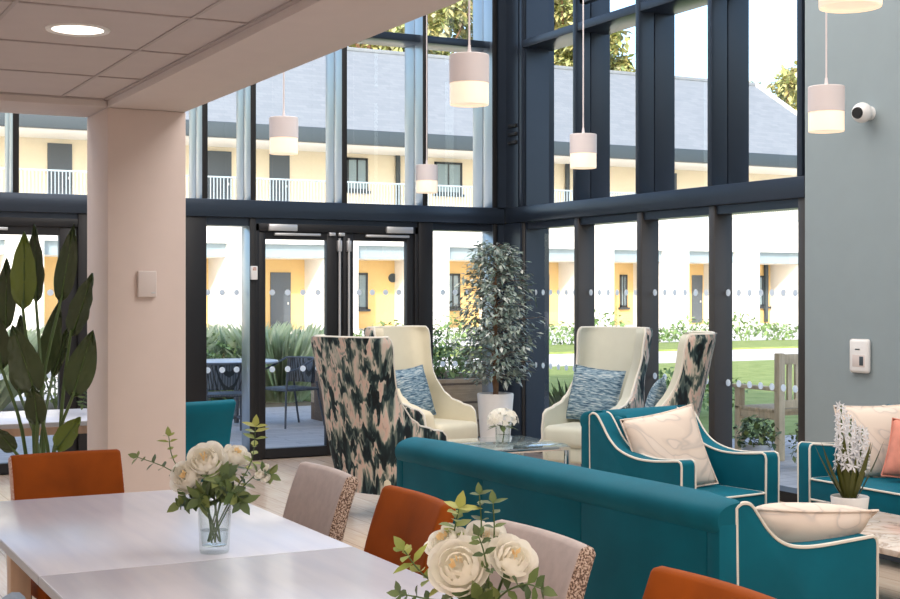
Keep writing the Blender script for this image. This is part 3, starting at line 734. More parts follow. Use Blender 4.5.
# ------------------------------------------------------------------ dining chairs
def dining_chair(loc, rz, label, front, side, seat=None, W=.44, H=.872):
    t = thing('dining_chair', label, 'chair', loc, rz, 'dining chairs')
    q = MB(); q.box(-W / 2, W / 2, -.235, .225, .415, .485, bev=.022, seg=3); q.build('seat', seat or front, t)
    # backrest: profile loop swept across the width
    fr, bk = [], []
    for i in range(9):
        v = i / 8; z = .44 + (H - .44) * v; y = .185 + .05 * v + .055 * v ** 2.4
        fr.append((y, z)); bk.append((y + .068 - .016 * v, z - .012 * v))
    top = [(fr[-1][0] + .010, H + .010), ((fr[-1][0] + bk[-1][0]) / 2, H + .012), (bk[-1][0] - .008, H + .003)]
    loop = fr + top + bk[::-1]
    cy = sum(p[0] for p in loop) / len(loop); cz = sum(p[1] for p in loop) / len(loop)
    xs = [(-1, .010), (-.985, .003), (-.95, 0)] + [(-.9 + 1.8 * k / 8, 0) for k in range(9)] + [(.95, 0), (.985, .003), (1, .010)]
    rows = []
    for u, ins in xs:
        row = []
        for k, (y, z) in enumerate(loop):
            d = -.022 * u * u
            yy = y + d; zz = z
            if ins:
                if k < len(fr): yy += ins
                elif k >= len(fr) + 3: yy -= ins
                else: zz -= ins
            row.append((u * W / 2, yy, zz))
        rows.append(row)
    b = MB(); b.grid(rows, 1, True, True)
    nf = len(fr)
    me_faces = list(b.bm.faces)
    n = len(loop); idx = 0
    for i in range(len(rows) - 1):
        for j in range(n):
            if 1 <= i <= len(rows) - 3 and j < nf + 1: me_faces[idx].material_index = 0
            idx += 1
    me_faces[-1].material_index = 1; me_faces[-2].material_index = 1
    b.build('backrest', [front, side], t, smooth=50)
    for sx in (-1, 1):
        MB().tube([(sx * (W / 2 - .04), -.19, .42), (sx * (W / 2 - .035), -.205, 0)], .021, 8, r1=.015).build('leg', M['darkwood'], t)
        MB().tube([(sx * (W / 2 - .04), .18, .42), (sx * (W / 2 - .035), .25, 0)], .021, 8, r1=.015).build('leg', M['darkwood'], t)
    return t
dining_chair((1.12, 5.045, 0), R(3), 'burnt orange velvet dining chair at the head of the table, before the tall plant', M['orange'], M['pale_speckle'], W=.42)
ch = dining_chair((1.52, 4.44, 0), R(-90), 'taupe dining chair with speckled sides nearest the patio doors', M['taupe'], M['speckle'])
co = dining_chair((1.535, 3.76, 0), R(-91), 'burnt orange velvet dining chair between the two taupe chairs', M['orange'], M['orange'])
dup(ch, (1.53, 3.02, 0), R(-90), 'taupe dining chair with speckled side behind the nearer roses')
dup(co, (1.54, 2.31, 0), R(-90), 'burnt orange velvet dining chair at the bottom edge, in front of the sofa arm')
dining_chair((.79, 2.70, 0), R(90), 'blue grey dining chair at the left of the nearer table, only a corner in view', M['blue_grey'], M['blue_grey'])
dining_chair((2.22, 7.76, 0), R(-166), 'teal velvet dining chair peeping out behind the column', M['teal'], M['teal'])

# ------------------------------------------------------------------ teal sofas and armchair
ARM = [(.28, .13), (.285, .845), (.235, .855), (.185, .815), (.13, .735), (.06, .672), (-.03, .640), (-.13, .632), (-.25, .640), (-.405, .658), (-.42, .640), (-.42, .13)]
def smooth_line(pts, n=4):
    out = []
    m = len(pts)
    for i in range(m - 1):
        p0, p1, p2, p3 = [Vector(pts[max(0, min(m - 1, k))]) for k in (i - 1, i, i + 1, i + 2)]
        for k in range(n):
            t = k / n
            out.append(.5 * ((2 * p1) + (-p0 + p2) * t + (2 * p0 - 5 * p1 + 4 * p2 - p3) * t * t + (-p0 + 3 * p1 - 3 * p2 + p3) * t ** 3))
    out.append(Vector(pts[-1])); return out
def club_seat(name, label, cat, loc, rz, W, ncush, group=None, h=1.0, back_seams=2, dep=.42, low=None):
    t = thing(name, label, cat, loc, rz, group)
    AT = .105
    arm = [(.28, .13)] + [tuple(p) for p in smooth_line([(.285, .845), (.26, .858), (.225, .850), (.185, .805), (.13, .735), (.06, .680), (-.03, .650), (-.13, .638), (-.25, .642), (-.395, .658)], 4)] + [(-.414, .650), (-.42, .630), (-.42, .13)]
    if low: arm = arm[:1] + [tuple(p) for p in smooth_line([(.285, .845), (.26, .858), (.225, .850), (.195, .815), (.155, .765), (.10, .722), (.03, .70), (-.08, .695), (-.25, .70), (-.395, .705)], 4)] + [(-.414, .698), (-.42, .68), (-.42, .13)]
    fr_ = lambda y: y * dep / .42 if y < 0 else y
    arm = [(fr_(y), z * h) for y, z in arm]
    for sx in (-1, 1):
        x0, x1 = (-W / 2, -W / 2 + AT) if sx < 0 else (W / 2 - AT, W / 2)
        a = MB().prism(arm, x0, x1, 'x', bev=.010, seg=3).build('arm', M['teal'], t)
        p = MB()
        ln = [(.275, .16 * h)] + arm[1:-1] + [(fr_(-.415), .13 * h)]
        for xx in (x0 + .004, x1 - .004): p.tube([(xx, y, z) for y, z in ln], .0065, 6)
        p.build('piping', M['piping'], a)
    MB().box(-W / 2 + AT, W / 2 - AT, fr_(-.405), .28, .13, .30 * h, bev=.012).build('base_frame', M['teal'], t)
    # back: panels with seams between them, a padded roll along the top
    bk = MB(); nb = back_seams + 1
    e = .06
    xs = [-W / 2, -W / 2 + e] + [-W / 2 + e + (W - 2 * e) * k / nb for k in range(1, nb)] + [W / 2 - e, W / 2]
    for a, b in zip(xs[:-1], xs[1:]): bk.box(a, b, .27, .355, .13, .80 * h, bev=.007, seg=2)
    back = bk.build('back_panel', M['teal'], t)
    rl = MB(); prof = [(.10, .74), (.13, .82), (.20, .862), (.29, .868), (.352, .848), (.372, .812), (.362, .775), (.33, .762)]
    prof = [tuple(p) for p in smooth_line([(y, z * h) for y, z in prof], 3)]
    rows = []
    for u in [-1, -.995] + [-.98 + 1.96 * k / 10 for k in range(11)] + [.995, 1]:
        sc = 1 - .10 * max(0, (abs(u) - .985) / .015)
        lim = W / 2 - .001
        rows.append([(u * lim, .25 + (y - .25) * sc, .80 * h + (z - .80 * h) * sc) for y, z in prof])
    hid = W / 2 - AT - .004
    # the padded front of the back sits between the arms only
    rows = [[(x, max(y, .27) if abs(x) > hid else y, z) for x, y, z in r_] for r_ in rows]
    rl.grid(rows, 0, True, True); rl.build('back_roll', M['teal'], t)
    fb = MB(); fb.prism([(.27, .30 * h), (.27, .845 * h), (.18, .845 * h), (.13, .80 * h), (.06, .44 * h), (.05, .30 * h)], -W / 2 + AT + .002, W / 2 - AT - .002, 'x', bev=.025, seg=3)
    fb.build('backrest', M['teal'], t)
    cw = (W - 2 * AT) / ncush
    for k in range(ncush):
        a = -W / 2 + AT + cw * k
        c_ = MB().box(a + .003, a + cw - .003, fr_(-.43), .08, .30 * h, .455 * h, bev=.022, seg=3).build('seat_cushion', M['teal'], t)
        p = MB()
        for z in (.322 * h, .447 * h): p.tube([(a + .012, -.10, z), (a + .006, fr_(-.41), z), (a + .02, fr_(-.432), z), (a + cw - .02, fr_(-.432), z), (a + cw - .006, fr_(-.41), z), (a + cw - .012, -.10, z)], .0055, 6)
        p.build('piping', M['piping'], c_)
    for sx in (-1, 1):
        for y in (fr_(-.36), .28):
            MB().tube([(sx * (W / 2 - .08), y, .14), (sx * (W / 2 - .07), y, 0)], .026, 10, r1=.017).build('leg', M['darkwood'], t)
    return t
NS = club_seat('sofa', 'long teal velvet sofa seen from behind in the middle of the room', 'sofa', (2.962, 4.425, 0), R(92.3), 2.14, 2, h=.985, dep=.32, low=True)
AC = club_seat('armchair', 'teal velvet armchair with cream piping and one cream cushion', 'armchair', (4.50, 6.06, 0), R(7.5), .72, 1, h=.975, back_seams=0)
FS = club_seat('sofa', 'teal velvet sofa against the grey wall at the right edge', 'sofa', (5.91, 5.15, 0), R(-90), 2.10, 2, h=.935)

# ------------------------------------------------------------------ wing chairs
def lerp(tab, z):
    for (a, b), (c, d) in zip(tab[:-1], tab[1:]):
        if z <= c:
            k = (z - a) / (c - a) if c > a else 0; k = max(0, min(1, k)); k = k * k * (3 - 2 * k); return b + (d - b) * k
    return tab[-1][1]
EXT = [(.18, .56), (.53, .56), (.56, .53), (.58, .43), (.62, .31), (.68, .24), (.77, .19), (.87, .155), (.98, .15), (1.12, .16), (1.185, .155), (1.20, .145)]
WID = [(.18, .275), (.45, .315), (.62, .32), (.80, .305), (1.0, .325), (1.17, .335), (1.20, .322)]
def wing_chair(loc, rz, label, lining, group):
    t = thing('wing_chair', label, 'armchair', loc, rz, group)
    zs = [.18, .26, .34, .42, .50, .53, .545, .56, .57, .575, .59, .60, .61, .62, .635, .65, .665, .68, .72, .77, .83, .9, .97, 1.04, 1.09, 1.13, 1.16, 1.18, 1.195, 1.20]
    def rowpts(z, off):
        hw = lerp(WID, z) - off; ex = lerp(EXT, z); yb = .28 + .21 * max(0, z - .3) - off
        if off: pass
        rc = .13 - off * .6
        pts = []
        n = 10
        for k in range(n + 1): pts.append((-hw, yb - rc - (ex - rc) * (1 - k / n) , z))
        for k in range(1, 7):
            a = PI / 2 * k / 6; pts.append((-hw + rc - rc * math.cos(a), yb - rc + rc * math.sin(a), z))
        for k in range(1, 6): pts.append((-hw + rc + 2 * (hw - rc) * k / 6, yb + .012 * math.sin(PI * k / 6), z))
        for k in range(0, 6):
            a = PI / 2 * k / 6; pts.append((hw - rc + rc * math.sin(a), yb - rc + rc * math.cos(a), z))
        for k in range(n, -1, -1): pts.append((hw, yb - rc - (ex - rc) * (1 - k / n), z))
        return pts
    def shell(o0, o1, top0, top1):
        A = [rowpts(z, o0) for z in zs]; B = [rowpts(z, o1) for z in zs]
        m = MB(); va = [[m.bm.verts.new(p) for p in r_] for r_ in A]; vb = [[m.bm.verts.new(p) for p in r_] for r_ in B]
        nz, nu = len(zs), len(A[0])
        for i in range(nz - 1):
            for j in range(nu - 1):
                m.bm.faces.new((va[i][j], va[i][j + 1], va[i + 1][j + 1], va[i + 1][j]))
                m.bm.faces.new((vb[i][j + 1], vb[i][j], vb[i + 1][j], vb[i + 1][j + 1]))
            m.bm.faces.new((va[i][0], va[i + 1][0], vb[i + 1][0], vb[i][0])); m.bm.faces.new((va[i + 1][-1], va[i][-1], vb[i][-1], vb[i + 1][-1]))
        for i in (0, nz - 1):
            for j in range(nu - 1): m.bm.faces.new((va[i][j], vb[i][j], vb[i][j + 1], va[i][j + 1]))
        return m, A, B
    so, A, B = shell(0, .022, 0, 0)
    outer = so.build('outer_shell', M['pattern'], t, smooth=50)
    si, A2, B2 = shell(.022, .074, 0, 0)
    si.build('padded_lining', lining, t, smooth=50)
    p = MB()
    p.tube([r_[0] for r_ in B] + B[-1][1:-1] + [r_[-1] for r_ in B][::-1], .010, 6)
    p.build('piping', M['piping'], outer)
    s_ = MB(); s_.box(-.235, .235, -.37, .21, .29, .455, bev=.05, seg=4)
    s_.build('seat_cushion', lining, t)
    MB().box(-.255, .255, -.34, .26, .17, .30, bev=.03, seg=3).build('seat_base', lining, t)
    for sx in (-1, 1):
        MB().tube([(sx * .21, -.29, .19), (sx * .22, -.31, 0)], .024, 8, r1=.015).build('leg', M['darkwood'], t)
        MB().tube([(sx * .21, .18, .19), (sx * .23, .24, 0)], .024, 8, r1=.015).build('leg', M['darkwood'], t)
    return t
WG = 'tall wing chairs round the glass table'
WA = wing_chair((3.86, 8.38, 0), face_dir(.935, .353), 'wing chair with feathered print back turned to the viewer', M['cream'], WG)
WB = wing_chair((4.93, 9.95, 0), face_dir(.337, -.939), 'cream wing chair before the double doors, beside the potted tree', M['cream'], WG)
WC = wing_chair((5.98, 9.12, 0), face_dir(-.906, -.42), 'oatmeal wing chair facing left before the right glazing', M['cream_grey'], WG)
WD = wing_chair((5.76, 8.06, 0), face_dir(-.774, .633), 'wing chair with feathered print side, behind the teal armchair', M['cream_grey'], WG)

# ------------------------------------------------------------------ cushions
def cushion(loc, normal, up, w_, h_, t_, m, label, group, pipe=True, name='cushion'):
    n = 18; q = MB(); F, Bk = [], []
    rng = random.Random(label)
    for i in range(n + 1):
        v = -1 + 2 * i / n; rf, rb = [], []
        for j in range(n + 1):
            u = -1 + 2 * j / n
            prof = max(0, (1 - abs(u) ** 2.6)) ** .55 * max(0, (1 - abs(v) ** 2.6)) ** .55
            x = u * w_ / 2 * (1 - .06 * (1 - v * v)); z = v * h_ / 2 * (1 - .06 * (1 - u * u))
            th = t_ / 2 * prof
            rf.append((x, -th, z)); rb.append((x, th, z))
        F.append(rf); Bk.append(rb)
    q.grid(F); q.grid(Bk)
    bmesh.ops.remove_doubles(q.bm, verts=q.bm.verts[:], dist=1e-5)
    o = q.build(name, M[m], smooth=180)
    y = -Vector(normal).normalized(); z = Vector(up); z = (z - y * z.dot(y)).normalized(); x = y.cross(z)
    mt = Matrix((x, y, z)).transposed().to_4x4(); mt.translation = Vector(loc)
    o.matrix_world = mt
    if pipe:
        e = [(p[0], 0, p[2]) for p in F[0]] + [(r_[-1][0], 0, r_[-1][2]) for r_ in F[1:]] + [(p[0], 0, p[2]) for p in F[-1][-2::-1]] + [(r_[0][0], 0, r_[0][2]) for r_ in F[-2::-1]]
        MB().tube(e, .005, 6).build('piping', M[m], o)
    return tag(o, label, 'cushion', group)
def from_local(t, p, rot_only=False):
    m = Matrix.Rotation(t.rotation_euler.z, 3, 'Z'); v = m @ Vector(p)
    return v if rot_only else v + t.location
def on_chair(t, pos, nrm, up, *a, **k):
    return cushion(from_local(t, pos), from_local(t, nrm, True), from_local(t, up, True), *a, **k)
CU = 'scatter cushions'
on_chair(WB, (-.05, .10, .675), (.10, -1, .30), (-.10, .25, 1), .42, .42, .13, 'blue_weave', 'blue woven cushion on the cream wing chair by the doors', CU)
on_chair(WC, (-.02, .06, .675), (.05, -1, .28), (.08, .28, 1), .46, .44, .13, 'blue_weave', 'blue woven cushion on the oatmeal wing chair', CU)
on_chair(WA, (.03, .10, .67), (0, -1, .28), (0, .28, 1), .40, .42, .12, 'blue_weave', 'blue woven cushion inside the wing chair with its printed back to us', CU)
on_chair(WD, (.02, .04, .675), (0, -1, .28), (0, .28, 1), .42, .44, .13, 'blue_weave', 'blue woven cushion peeping out left of the printed wing chair', CU)
on_chair(AC, (-.065, -.03, .635), (-.22, -1, .36), (-.10, .30, 1), .47, .45, .14, 'marble_cushion', 'marbled cream cushion on the teal armchair', CU)
cushion((3.12, 3.58, .655), (.10, .66, .75), (0, -.75, .66), .50, .40, .19, 'marble_cushion', 'marbled cream cushion leaning on the near arm of the long sofa', CU)
cushion((5.90, 5.94, .625), (-.45, -.85, .28), (.12, .3, 1), .52, .44, .15, 'marble_cushion', 'marbled cream cushion in the corner of the sofa by the grey wall', CU)
cushion((5.86, 5.62, .60), (-.75, -.5, .35), (.2, .0, 1), .36, .34, .12, 'coral', 'small coral cushion on the sofa by the grey wall', CU)

# ------------------------------------------------------------------ low tables
gt = thing('glass_table', 'low square glass table with chrome frame between the wing chairs', 'table', (4.80, 8.56, 0))
MB().box(-.39, .39, -.33, .33, .408, .42, bev=.002).build('glass_top', M['tglass'], gt)
q = MB()
for s_ in (-1, 1):
    q.box(-.40, .40, s_ * .33 - .014, s_ * .33 + .014, .378, .406, bev=.003); q.box(s_ * .386 - .014, s_ * .386 + .014, -.33, .33, .378, .406, bev=.003)
q.build('chrome_frame', M['chrome'], gt)
for sx in (-1, 1):
    for sy in (-1, 1): MB().box(sx * .385 - .018, sx * .385 + .018, sy * .325 - .018, sy * .325 + .018, 0, .40, bev=.003).build('leg', M['chrome'], gt)
MB().box(-.37, .37, -.31, .31, .155, .163).build('lower_shelf', M['tglass'], gt)
ct = thing('coffee_table', 'marble topped coffee table between the two teal sofas', 'table', (4.70, 4.68, 0))
MB().box(-.35, .35, -.80, .80, .372, .40, bev=.004).build('tabletop', M['marble_top'], ct)
MB().box(-.345, .345, -.795, .795, .350, .371).build('under_frame', M['frame'], ct)
for sx in (-1, 1):
    for sy in (-1, 1): MB().box(sx * .31 - .02, sx * .31 + .02, sy * .75 - .02, sy * .75 + .02, 0, .355, bev=.003).build('leg', M['frame'], ct)

# ------------------------------------------------------------------ flowers
VIEW = R(-27.3)      # the posies are arranged facing the corridor side of the room
def bloom(mb, c, r, ax, rng, heart=True):
    ax = Vector(ax).normalized(); rot = ax.to_track_quat('Z', 'Y').to_matrix(); c = Vector(c)
    for layer, (R0, th_end, npet, hw) in enumerate(((1.0, 88, 5, 46), (.86, 68, 5, 44), (.70, 52, 5, 46), (.52, 42, 4, 52), (.34, 36, 3, 62))):
        for k in range(npet):
            a0 = 2 * PI * (k + .5 * (layer % 2)) / npet + rng.uniform(-.15, .15); te = R(th_end + rng.uniform(-6, 8)); rr = r * R0 * rng.uniform(.95, 1.06)
            rows = []
            for i in range(6):
                v = i / 5; th = PI - (PI - te) * v; w_ = R(hw) * (math.sin(PI * (.12 + .74 * v)) ** .7)
                row = []
                for j in range(6):
                    u = -1 + 2 * j / 5; a = a0 + w_ * u
                    fl = 1 + (.16 if layer < 2 else .05) * max(0, v - .6) / .4 - .05 * abs(u) * v
                    p = Vector((math.sin(th) * math.cos(a), math.sin(th) * math.sin(a), math.cos(th) * (.85 if layer else .7))) * rr * fl
                    p.z -= .06 * rr * (u * u) * v
                    row.append(c + rot @ p)
                rows.append(row)
            mb.grid(rows, 0)
    if heart:
        for _ in range(10):
            d = Vector((rng.uniform(-.25, .25), rng.uniform(-.25, .25), .35)) * r
            mb.leaf(c + rot @ (d * .5), rot @ (d + Vector((0, 0, .3 * r))), rot @ Vector((1, 0, 0)), r * .35, r * .2, 1, n=2)
def rose(root, neck, base, r, ax, label, seed, group, leaves=3, lm='sprig'):
    rng = random.Random(seed)
    t = thing('rose', label, 'flower', root[0], root[1], group)
    b = MB(); bloom(b, neck, r, ax, rng); b.build('bloom', [M['rose'], M['rose_heart']], t, smooth=60, recalc=False)
    nk = Vector(neck) - Vector(ax).normalized() * r * .7; md = (nk + Vector(base)) / 2 + Vector((rng.uniform(-.01, .01), 0, .01))
    MB().tube([base, md, nk], .0028, 6).build('stem', M['stem'], t)
    lf = MB()
    for k in range(leaves):
        a = rng.uniform(0, 2 * PI); p = Vector(base).lerp(nk, rng.uniform(.62, .98))
        lf.leaf(p, (math.cos(a), math.sin(a), rng.uniform(-.3, .5)), (0, 0, 1), rng.uniform(.045, .07), .034)
    lf.build('leaves', M[lm], t, smooth=60, recalc=False)
def sprig(root, pts, label, seed, group, n=9, size=.034, lm='sprig', name='leafy_sprig', buds=0):
    rng = random.Random(seed)
    t = thing(name, label, 'foliage sprig', root[0], root[1], group)
    P = smooth_line([Vector(p) for p in pts], 4)
    MB().tube(P, .0026, 5, r1=.0012).build('stem', M['stem'], t)
    lf = MB(); m = len(P)
    for k in range(n):
        f = .38 + .62 * k / max(1, n - 1); i = min(m - 2, int(f * (m - 1))); p = P[i].lerp(P[i + 1], f * (m - 1) - i)
        d = (P[i + 1] - P[i]).normalized(); a = rng.uniform(0, 2 * PI)
        sd_ = d.orthogonal(); sd_.rotate(Matrix.Rotation(a, 3, d))
        lf.leaf(p, d * .45 + sd_, d + Vector((0, -.5, .6)), size * rng.uniform(.8, 1.35), size * .62)
        lf.leaf(p, d * .45 - sd_, d + Vector((0, -.5, .6)), size * rng.uniform(.8, 1.35), size * .62)
    lf.leaf(P[-1], P[-1] - P[-2], (0, -1, .5), size, size * .6)
    lf.build('leaves', M[lm], t, smooth=60, recalc=False)
    if buds:
        b = MB()
        for k in range(buds): bloom(b, P[-1 - 2 * k] + Vector((rng.uniform(-.02, .02), rng.uniform(-.02, .01), rng.uniform(-.01, .015))), .014, (rng.uniform(-.5, .5), -.5, .7), rng, False)
        b.build('bud', M['rose'], t, smooth=60, recalc=False)
def glass_vase(loc, r0, r1, h, label, water=.5, foot=True, rz=0):
    t = thing('glass_vase', label, 'vase', loc, rz)
    q = MB()
    prof = [(.0, .0), (r0 * .93, .0), (r0, .008), (r0 * 1.02, h * .3), (r1, h)] + [(r1 - .003, h)] + [(r0 * 1.0 - .004, h * .3), (r0 - .008, .020), (0, .016)]
    q.lathe(prof, 32); v = q.build('vessel', M['vglass'], t, smooth=50)
    if water:
        k = MB(); k.lathe([(0, .018), (r0 - .009, .021), (r0 - .005, h * .3), (r0 + (r1 - r0) * max(0, water - .3) / .7 - .005, h * water), (0, h * water)], 28); k.build('water', M['water'], t, smooth=50)
    return t
G1, G2 = 'posy in the further glass vase', 'posy in the nearer glass vase'
V1 = ((1.21, 3.815, .75), VIEW)
glass_vase(V1[0], .043, .049, .142, 'clear glass tumbler vase on the table, in full view', .45)
B0 = [(-.015, 0, .03), (.012, .01, .03), (.005, -.012, .03), (-.01, .012, .03), (.018, -.005, .03), (-.02, .008, .03), (0, .015, .03), (.015, .014, .03), (-.004, -.018, .03)]
rose(V1, (-.020, -.03, .270), B0[4], .055, (-.05, -.75, .55), 'largest ivory rose, open towards us, in the further vase', 1, G1, 4)
rose(V1, (-.076, -.035, .222), B0[1], .049, (-.35, -.75, .45), 'lower left ivory rose of the further vase', 2, G1, 4)
rose(V1, (.055, .05, .275), B0[0], .042, (.3, -.3, .8), 'pale rose half hidden at the back right of the further vase', 3, G1, 3)
sprig(V1, [B0[2], (-.03, -.005, .15), (-.12, -.01, .235), (-.215, -.02, .275)], 'sprig reaching furthest left from the further vase', 11, G1, 8, .030)
sprig(V1, [B0[4], (-.05, .01, .16), (-.12, .02, .26), (-.135, .02, .33)], 'pale sprig rising at upper left of the further vase', 12, G1, 7, .030, 'lime')
sprig(V1, [B0[0], (.05, 0, .16), (.105, .01, .26), (.118, .0, .36)], 'tall leafy sprig at upper right of the further vase', 13, G1, 10, .036, 'lime')
sprig(V1, [B0[3], (.06, .0, .16), (.13, -.01, .23), (.165, -.02, .225)], 'budding sprig drooping right from the further vase', 14, G1, 8, .034, 'sprig', buds=3)
sprig(V1, [B0[5], (.01, -.03, .14), (-.01, -.06, .175), (-.03, -.075, .165)], 'dark leaves spilling over the front rim of the further vase', 15, G1, 11, .048)
sprig(V1, [B0[6], (.02, -.02, .15), (.06, -.05, .18), (.085, -.06, .155)], 'dark leaves hanging at the right rim of the further vase', 16, G1, 11, .046)
sprig(V1, [B0[7], (0, .0, .15), (.02, -.03, .21), (.03, -.05, .22)], 'leaves filling the middle of the further posy', 17, G1, 12, .048)
sprig(V1, [B0[8], (-.02, -.02, .14), (-.06, -.05, .16), (-.085, -.06, .15)], 'dark leaves at the left rim of the further vase', 18, G1, 9, .046)
V2 = ((1.24, 2.286, .75), VIEW)
glass_vase(V2[0], .043, .049, .142, 'clear glass tumbler vase below the nearer roses, cut off by the frame', .45)
rose(V2, (-.036, -.045, .238), B0[4], .054, (-.15, -.8, .45), 'big ivory rose at front left of the nearer vase', 4, G2, 4)
rose(V2, (.068, -.02, .248), B0[0], .045, (.35, -.65, .6), 'ivory rose at the right of the nearer vase', 5, G2, 4)
rose(V2, (.014, .04, .270), B0[2], .050, (0, -.4, .9), 'ivory rose at the back of the nearer vase', 6, G2, 3)
rose(V2, (-.062, .02, .272), B0[1], .040, (-.4, -.4, .8), 'small ivory rose behind the left of the nearer vase', 7, G2, 3)
sprig(V2, [B0[1], (-.03, .02, .18), (-.045, .03, .27), (-.035, .02, .335)], 'lime sprig standing tallest at the left of the nearer vase', 21, G2, 10, .036, 'lime')
sprig(V2, [B0[3], (.0, .03, .2), (.008, .03, .29), (.004, .03, .36)], 'thin budding sprig tallest in the middle of the nearer vase', 22, G2, 6, .024, 'sprig')
sprig(V2, [B0[5], (.02, .03, .2), (.032, .02, .28), (.03, .02, .345)], 'thin leafy sprig right of middle in the nearer vase', 23, G2, 6, .026, 'sprig')
sprig(V2, [B0[4], (-.04, -.01, .16), (-.105, -.02, .22), (-.138, -.03, .265)], 'lime sprig reaching left from the nearer vase', 24, G2, 7, .034, 'lime')
sprig(V2, [B0[0], (-.03, -.02, .15), (-.10, -.03, .175), (-.145, -.04, .185)], 'low dark sprig reaching left from the nearer vase', 25, G2, 6, .026, 'sprig')
sprig(V2, [B0[6], (.03, -.02, .16), (.08, -.05, .205), (.115, -.06, .20)], 'leaves drooping right from the nearer vase', 26, G2, 6, .034, 'sprig')
sprig(V2, [B0[7], (.0, -.03, .15), (.0, -.06, .18), (.01, -.085, .165)], 'leaves over the front rim of the nearer vase', 27, G2, 7, .042, 'sprig')
sprig(V2, [B0[8], (.02, -.03, .18), (.012, -.06, .26), (.0, -.075, .30)], 'sprig lying across the front of the nearer roses', 28, G2, 5, .026, 'sprig')

# vase on the glass table
V3 = ((4.70, 8.30, .42), VIEW)
glass_vase(V3[0], .05, .052, .14, 'short clear vase on the glass table', .6)
h3 = thing('hydrangea', 'round cream hydrangea in the vase on the glass table', 'flower', V3[0], V3[1])
q = MB(); rg = random.Random(3)
for k in range(75):
    a = rg.uniform(0, 2 * PI); e = rg.uniform(-.15, 1.5); p = Vector((math.cos(a) * math.cos(e) * .105, math.sin(a) * math.cos(e) * .105, .185 + .075 * math.sin(e)))
    nrm = (p - Vector((0, 0, .17))).normalized(); sx = nrm.orthogonal().normalized(); sy = nrm.cross(sx)
    for j in range(4):
        b_ = PI / 2 * j + a; d = sx * math.cos(b_) + sy * math.sin(b_); q.leaf(p, d + nrm * .25, nrm, .028, .026, n=2)
q.build('bloom', M['rose'], h3, smooth=60, recalc=False)
MB().tube([(0, 0, .03), (.01, 0, .10), (0, 0, .18)], .004, 6).build('stem', M['stem'], h3)
q = MB()
for k in range(12):
    a = 2 * PI * k / 12; q.leaf((.03 * math.cos(a), .03 * math.sin(a), .145), (math.cos(a), math.sin(a), -.3 + .3 * (k % 3)), (0, 0, 1), .09, .045)
q.build('leaves', M['sprig'], h3, smooth=60, recalc=False)
# vase on the white table behind the plant
V4 = ((1.92, 8.40, .75), VIEW)
glass_vase(V4[0], .04, .045, .14, 'small clear vase on the white table beside the column', .4)
sprig(V4, [(0, 0, .03), (.01, 0, .14), (-.04, 0, .22), (-.07, 0, .25)], 'dark sprig leaning left over the white table', 31, 'sprigs by the column', 8, .04)
sprig(V4, [(0, .01, .03), (0, 0, .15), (.0, 0, .24), (.01, 0, .29)], 'dark upright sprig over the white table', 32, 'sprigs by the column', 8, .04)
sprig(V4, [(.01, 0, .03), (-.02, 0, .13), (-.06, 0, .12), (-.08, 0, .06)], 'dark sprig hanging down over the white table', 33, 'sprigs by the column', 6, .035)

# white flowering plant on the marble table
op = thing('potted_hyacinth', 'white flowering plant in a white pot on the marble coffee table', 'potted plant', (4.62, 4.86, .40), VIEW)
q = MB(); q.lathe([(0, 0), (.068, 0), (.072, .006), (.088, .135), (.085, .14), (.080, .135), (.074, .115), (0, .115)], 32); pot = q.build('pot', M['pot'], op)
q = MB(); q.lathe([(0, .122), (.076, .120), (.074, .112), (0, .112)], 24); q.build('soil', M['soil'], op)
rg = random.Random(9)
def star(mb, p, nrm, s_):
    nrm = Vector(nrm).normalized(); sx = nrm.orthogonal().normalized(); sy = nrm.cross(sx)
    for j in range(6):
        b_ = PI / 3 * j; d = sx * math.cos(b_) + sy * math.sin(b_); mb.leaf(p, d + nrm * .35, nrm, s_, s_ * .36, n=2, curl=.25)
for dx, dy, top, n in ((-.045, -.01, .565, 34), (.012, .02, .50, 28), (.055, -.02, .455, 26), (-.01, -.03, .44, 20)):
    sp = MB()
    for k in range(n):
        f = k / (n - 1); z = .27 + (top - .27) * f; a = k * 2.4; r_ = .034 * (1 - .55 * f)
        x = dx * (.45 + .55 * z / top) ; p = Vector((x + r_ * math.cos(a), dy + r_ * math.sin(a), z))
        star(sp, p, (math.cos(a), math.sin(a), .25), .036 * (1 - .3 * f))
    fl = sp.build('flower_spike', M['white_petal'], op, smooth=60, recalc=False)
    MB().tube([(dx * .3, dy * .5, .11), (dx * .7, dy, .27), (dx, dy, top)], .0045, 6).build('stem', M['stem'], fl)
for k in range(15):
    a = k * 2.399; l = rg.uniform(.22, .36); out = rg.uniform(.25, .75)
    q = MB(); b_ = Vector((math.cos(a) * .025, math.sin(a) * .02, .115)); d = Vector((math.cos(a) * out, math.sin(a) * out * .7, 1))
    q.leaf(b_, d, Vector((math.cos(a), math.sin(a), -.3)) * -1, l, .036, curl=-.12, n=5, fold=.3)
    q.build('leaf', M['strap'], op, smooth=60, recalc=False)

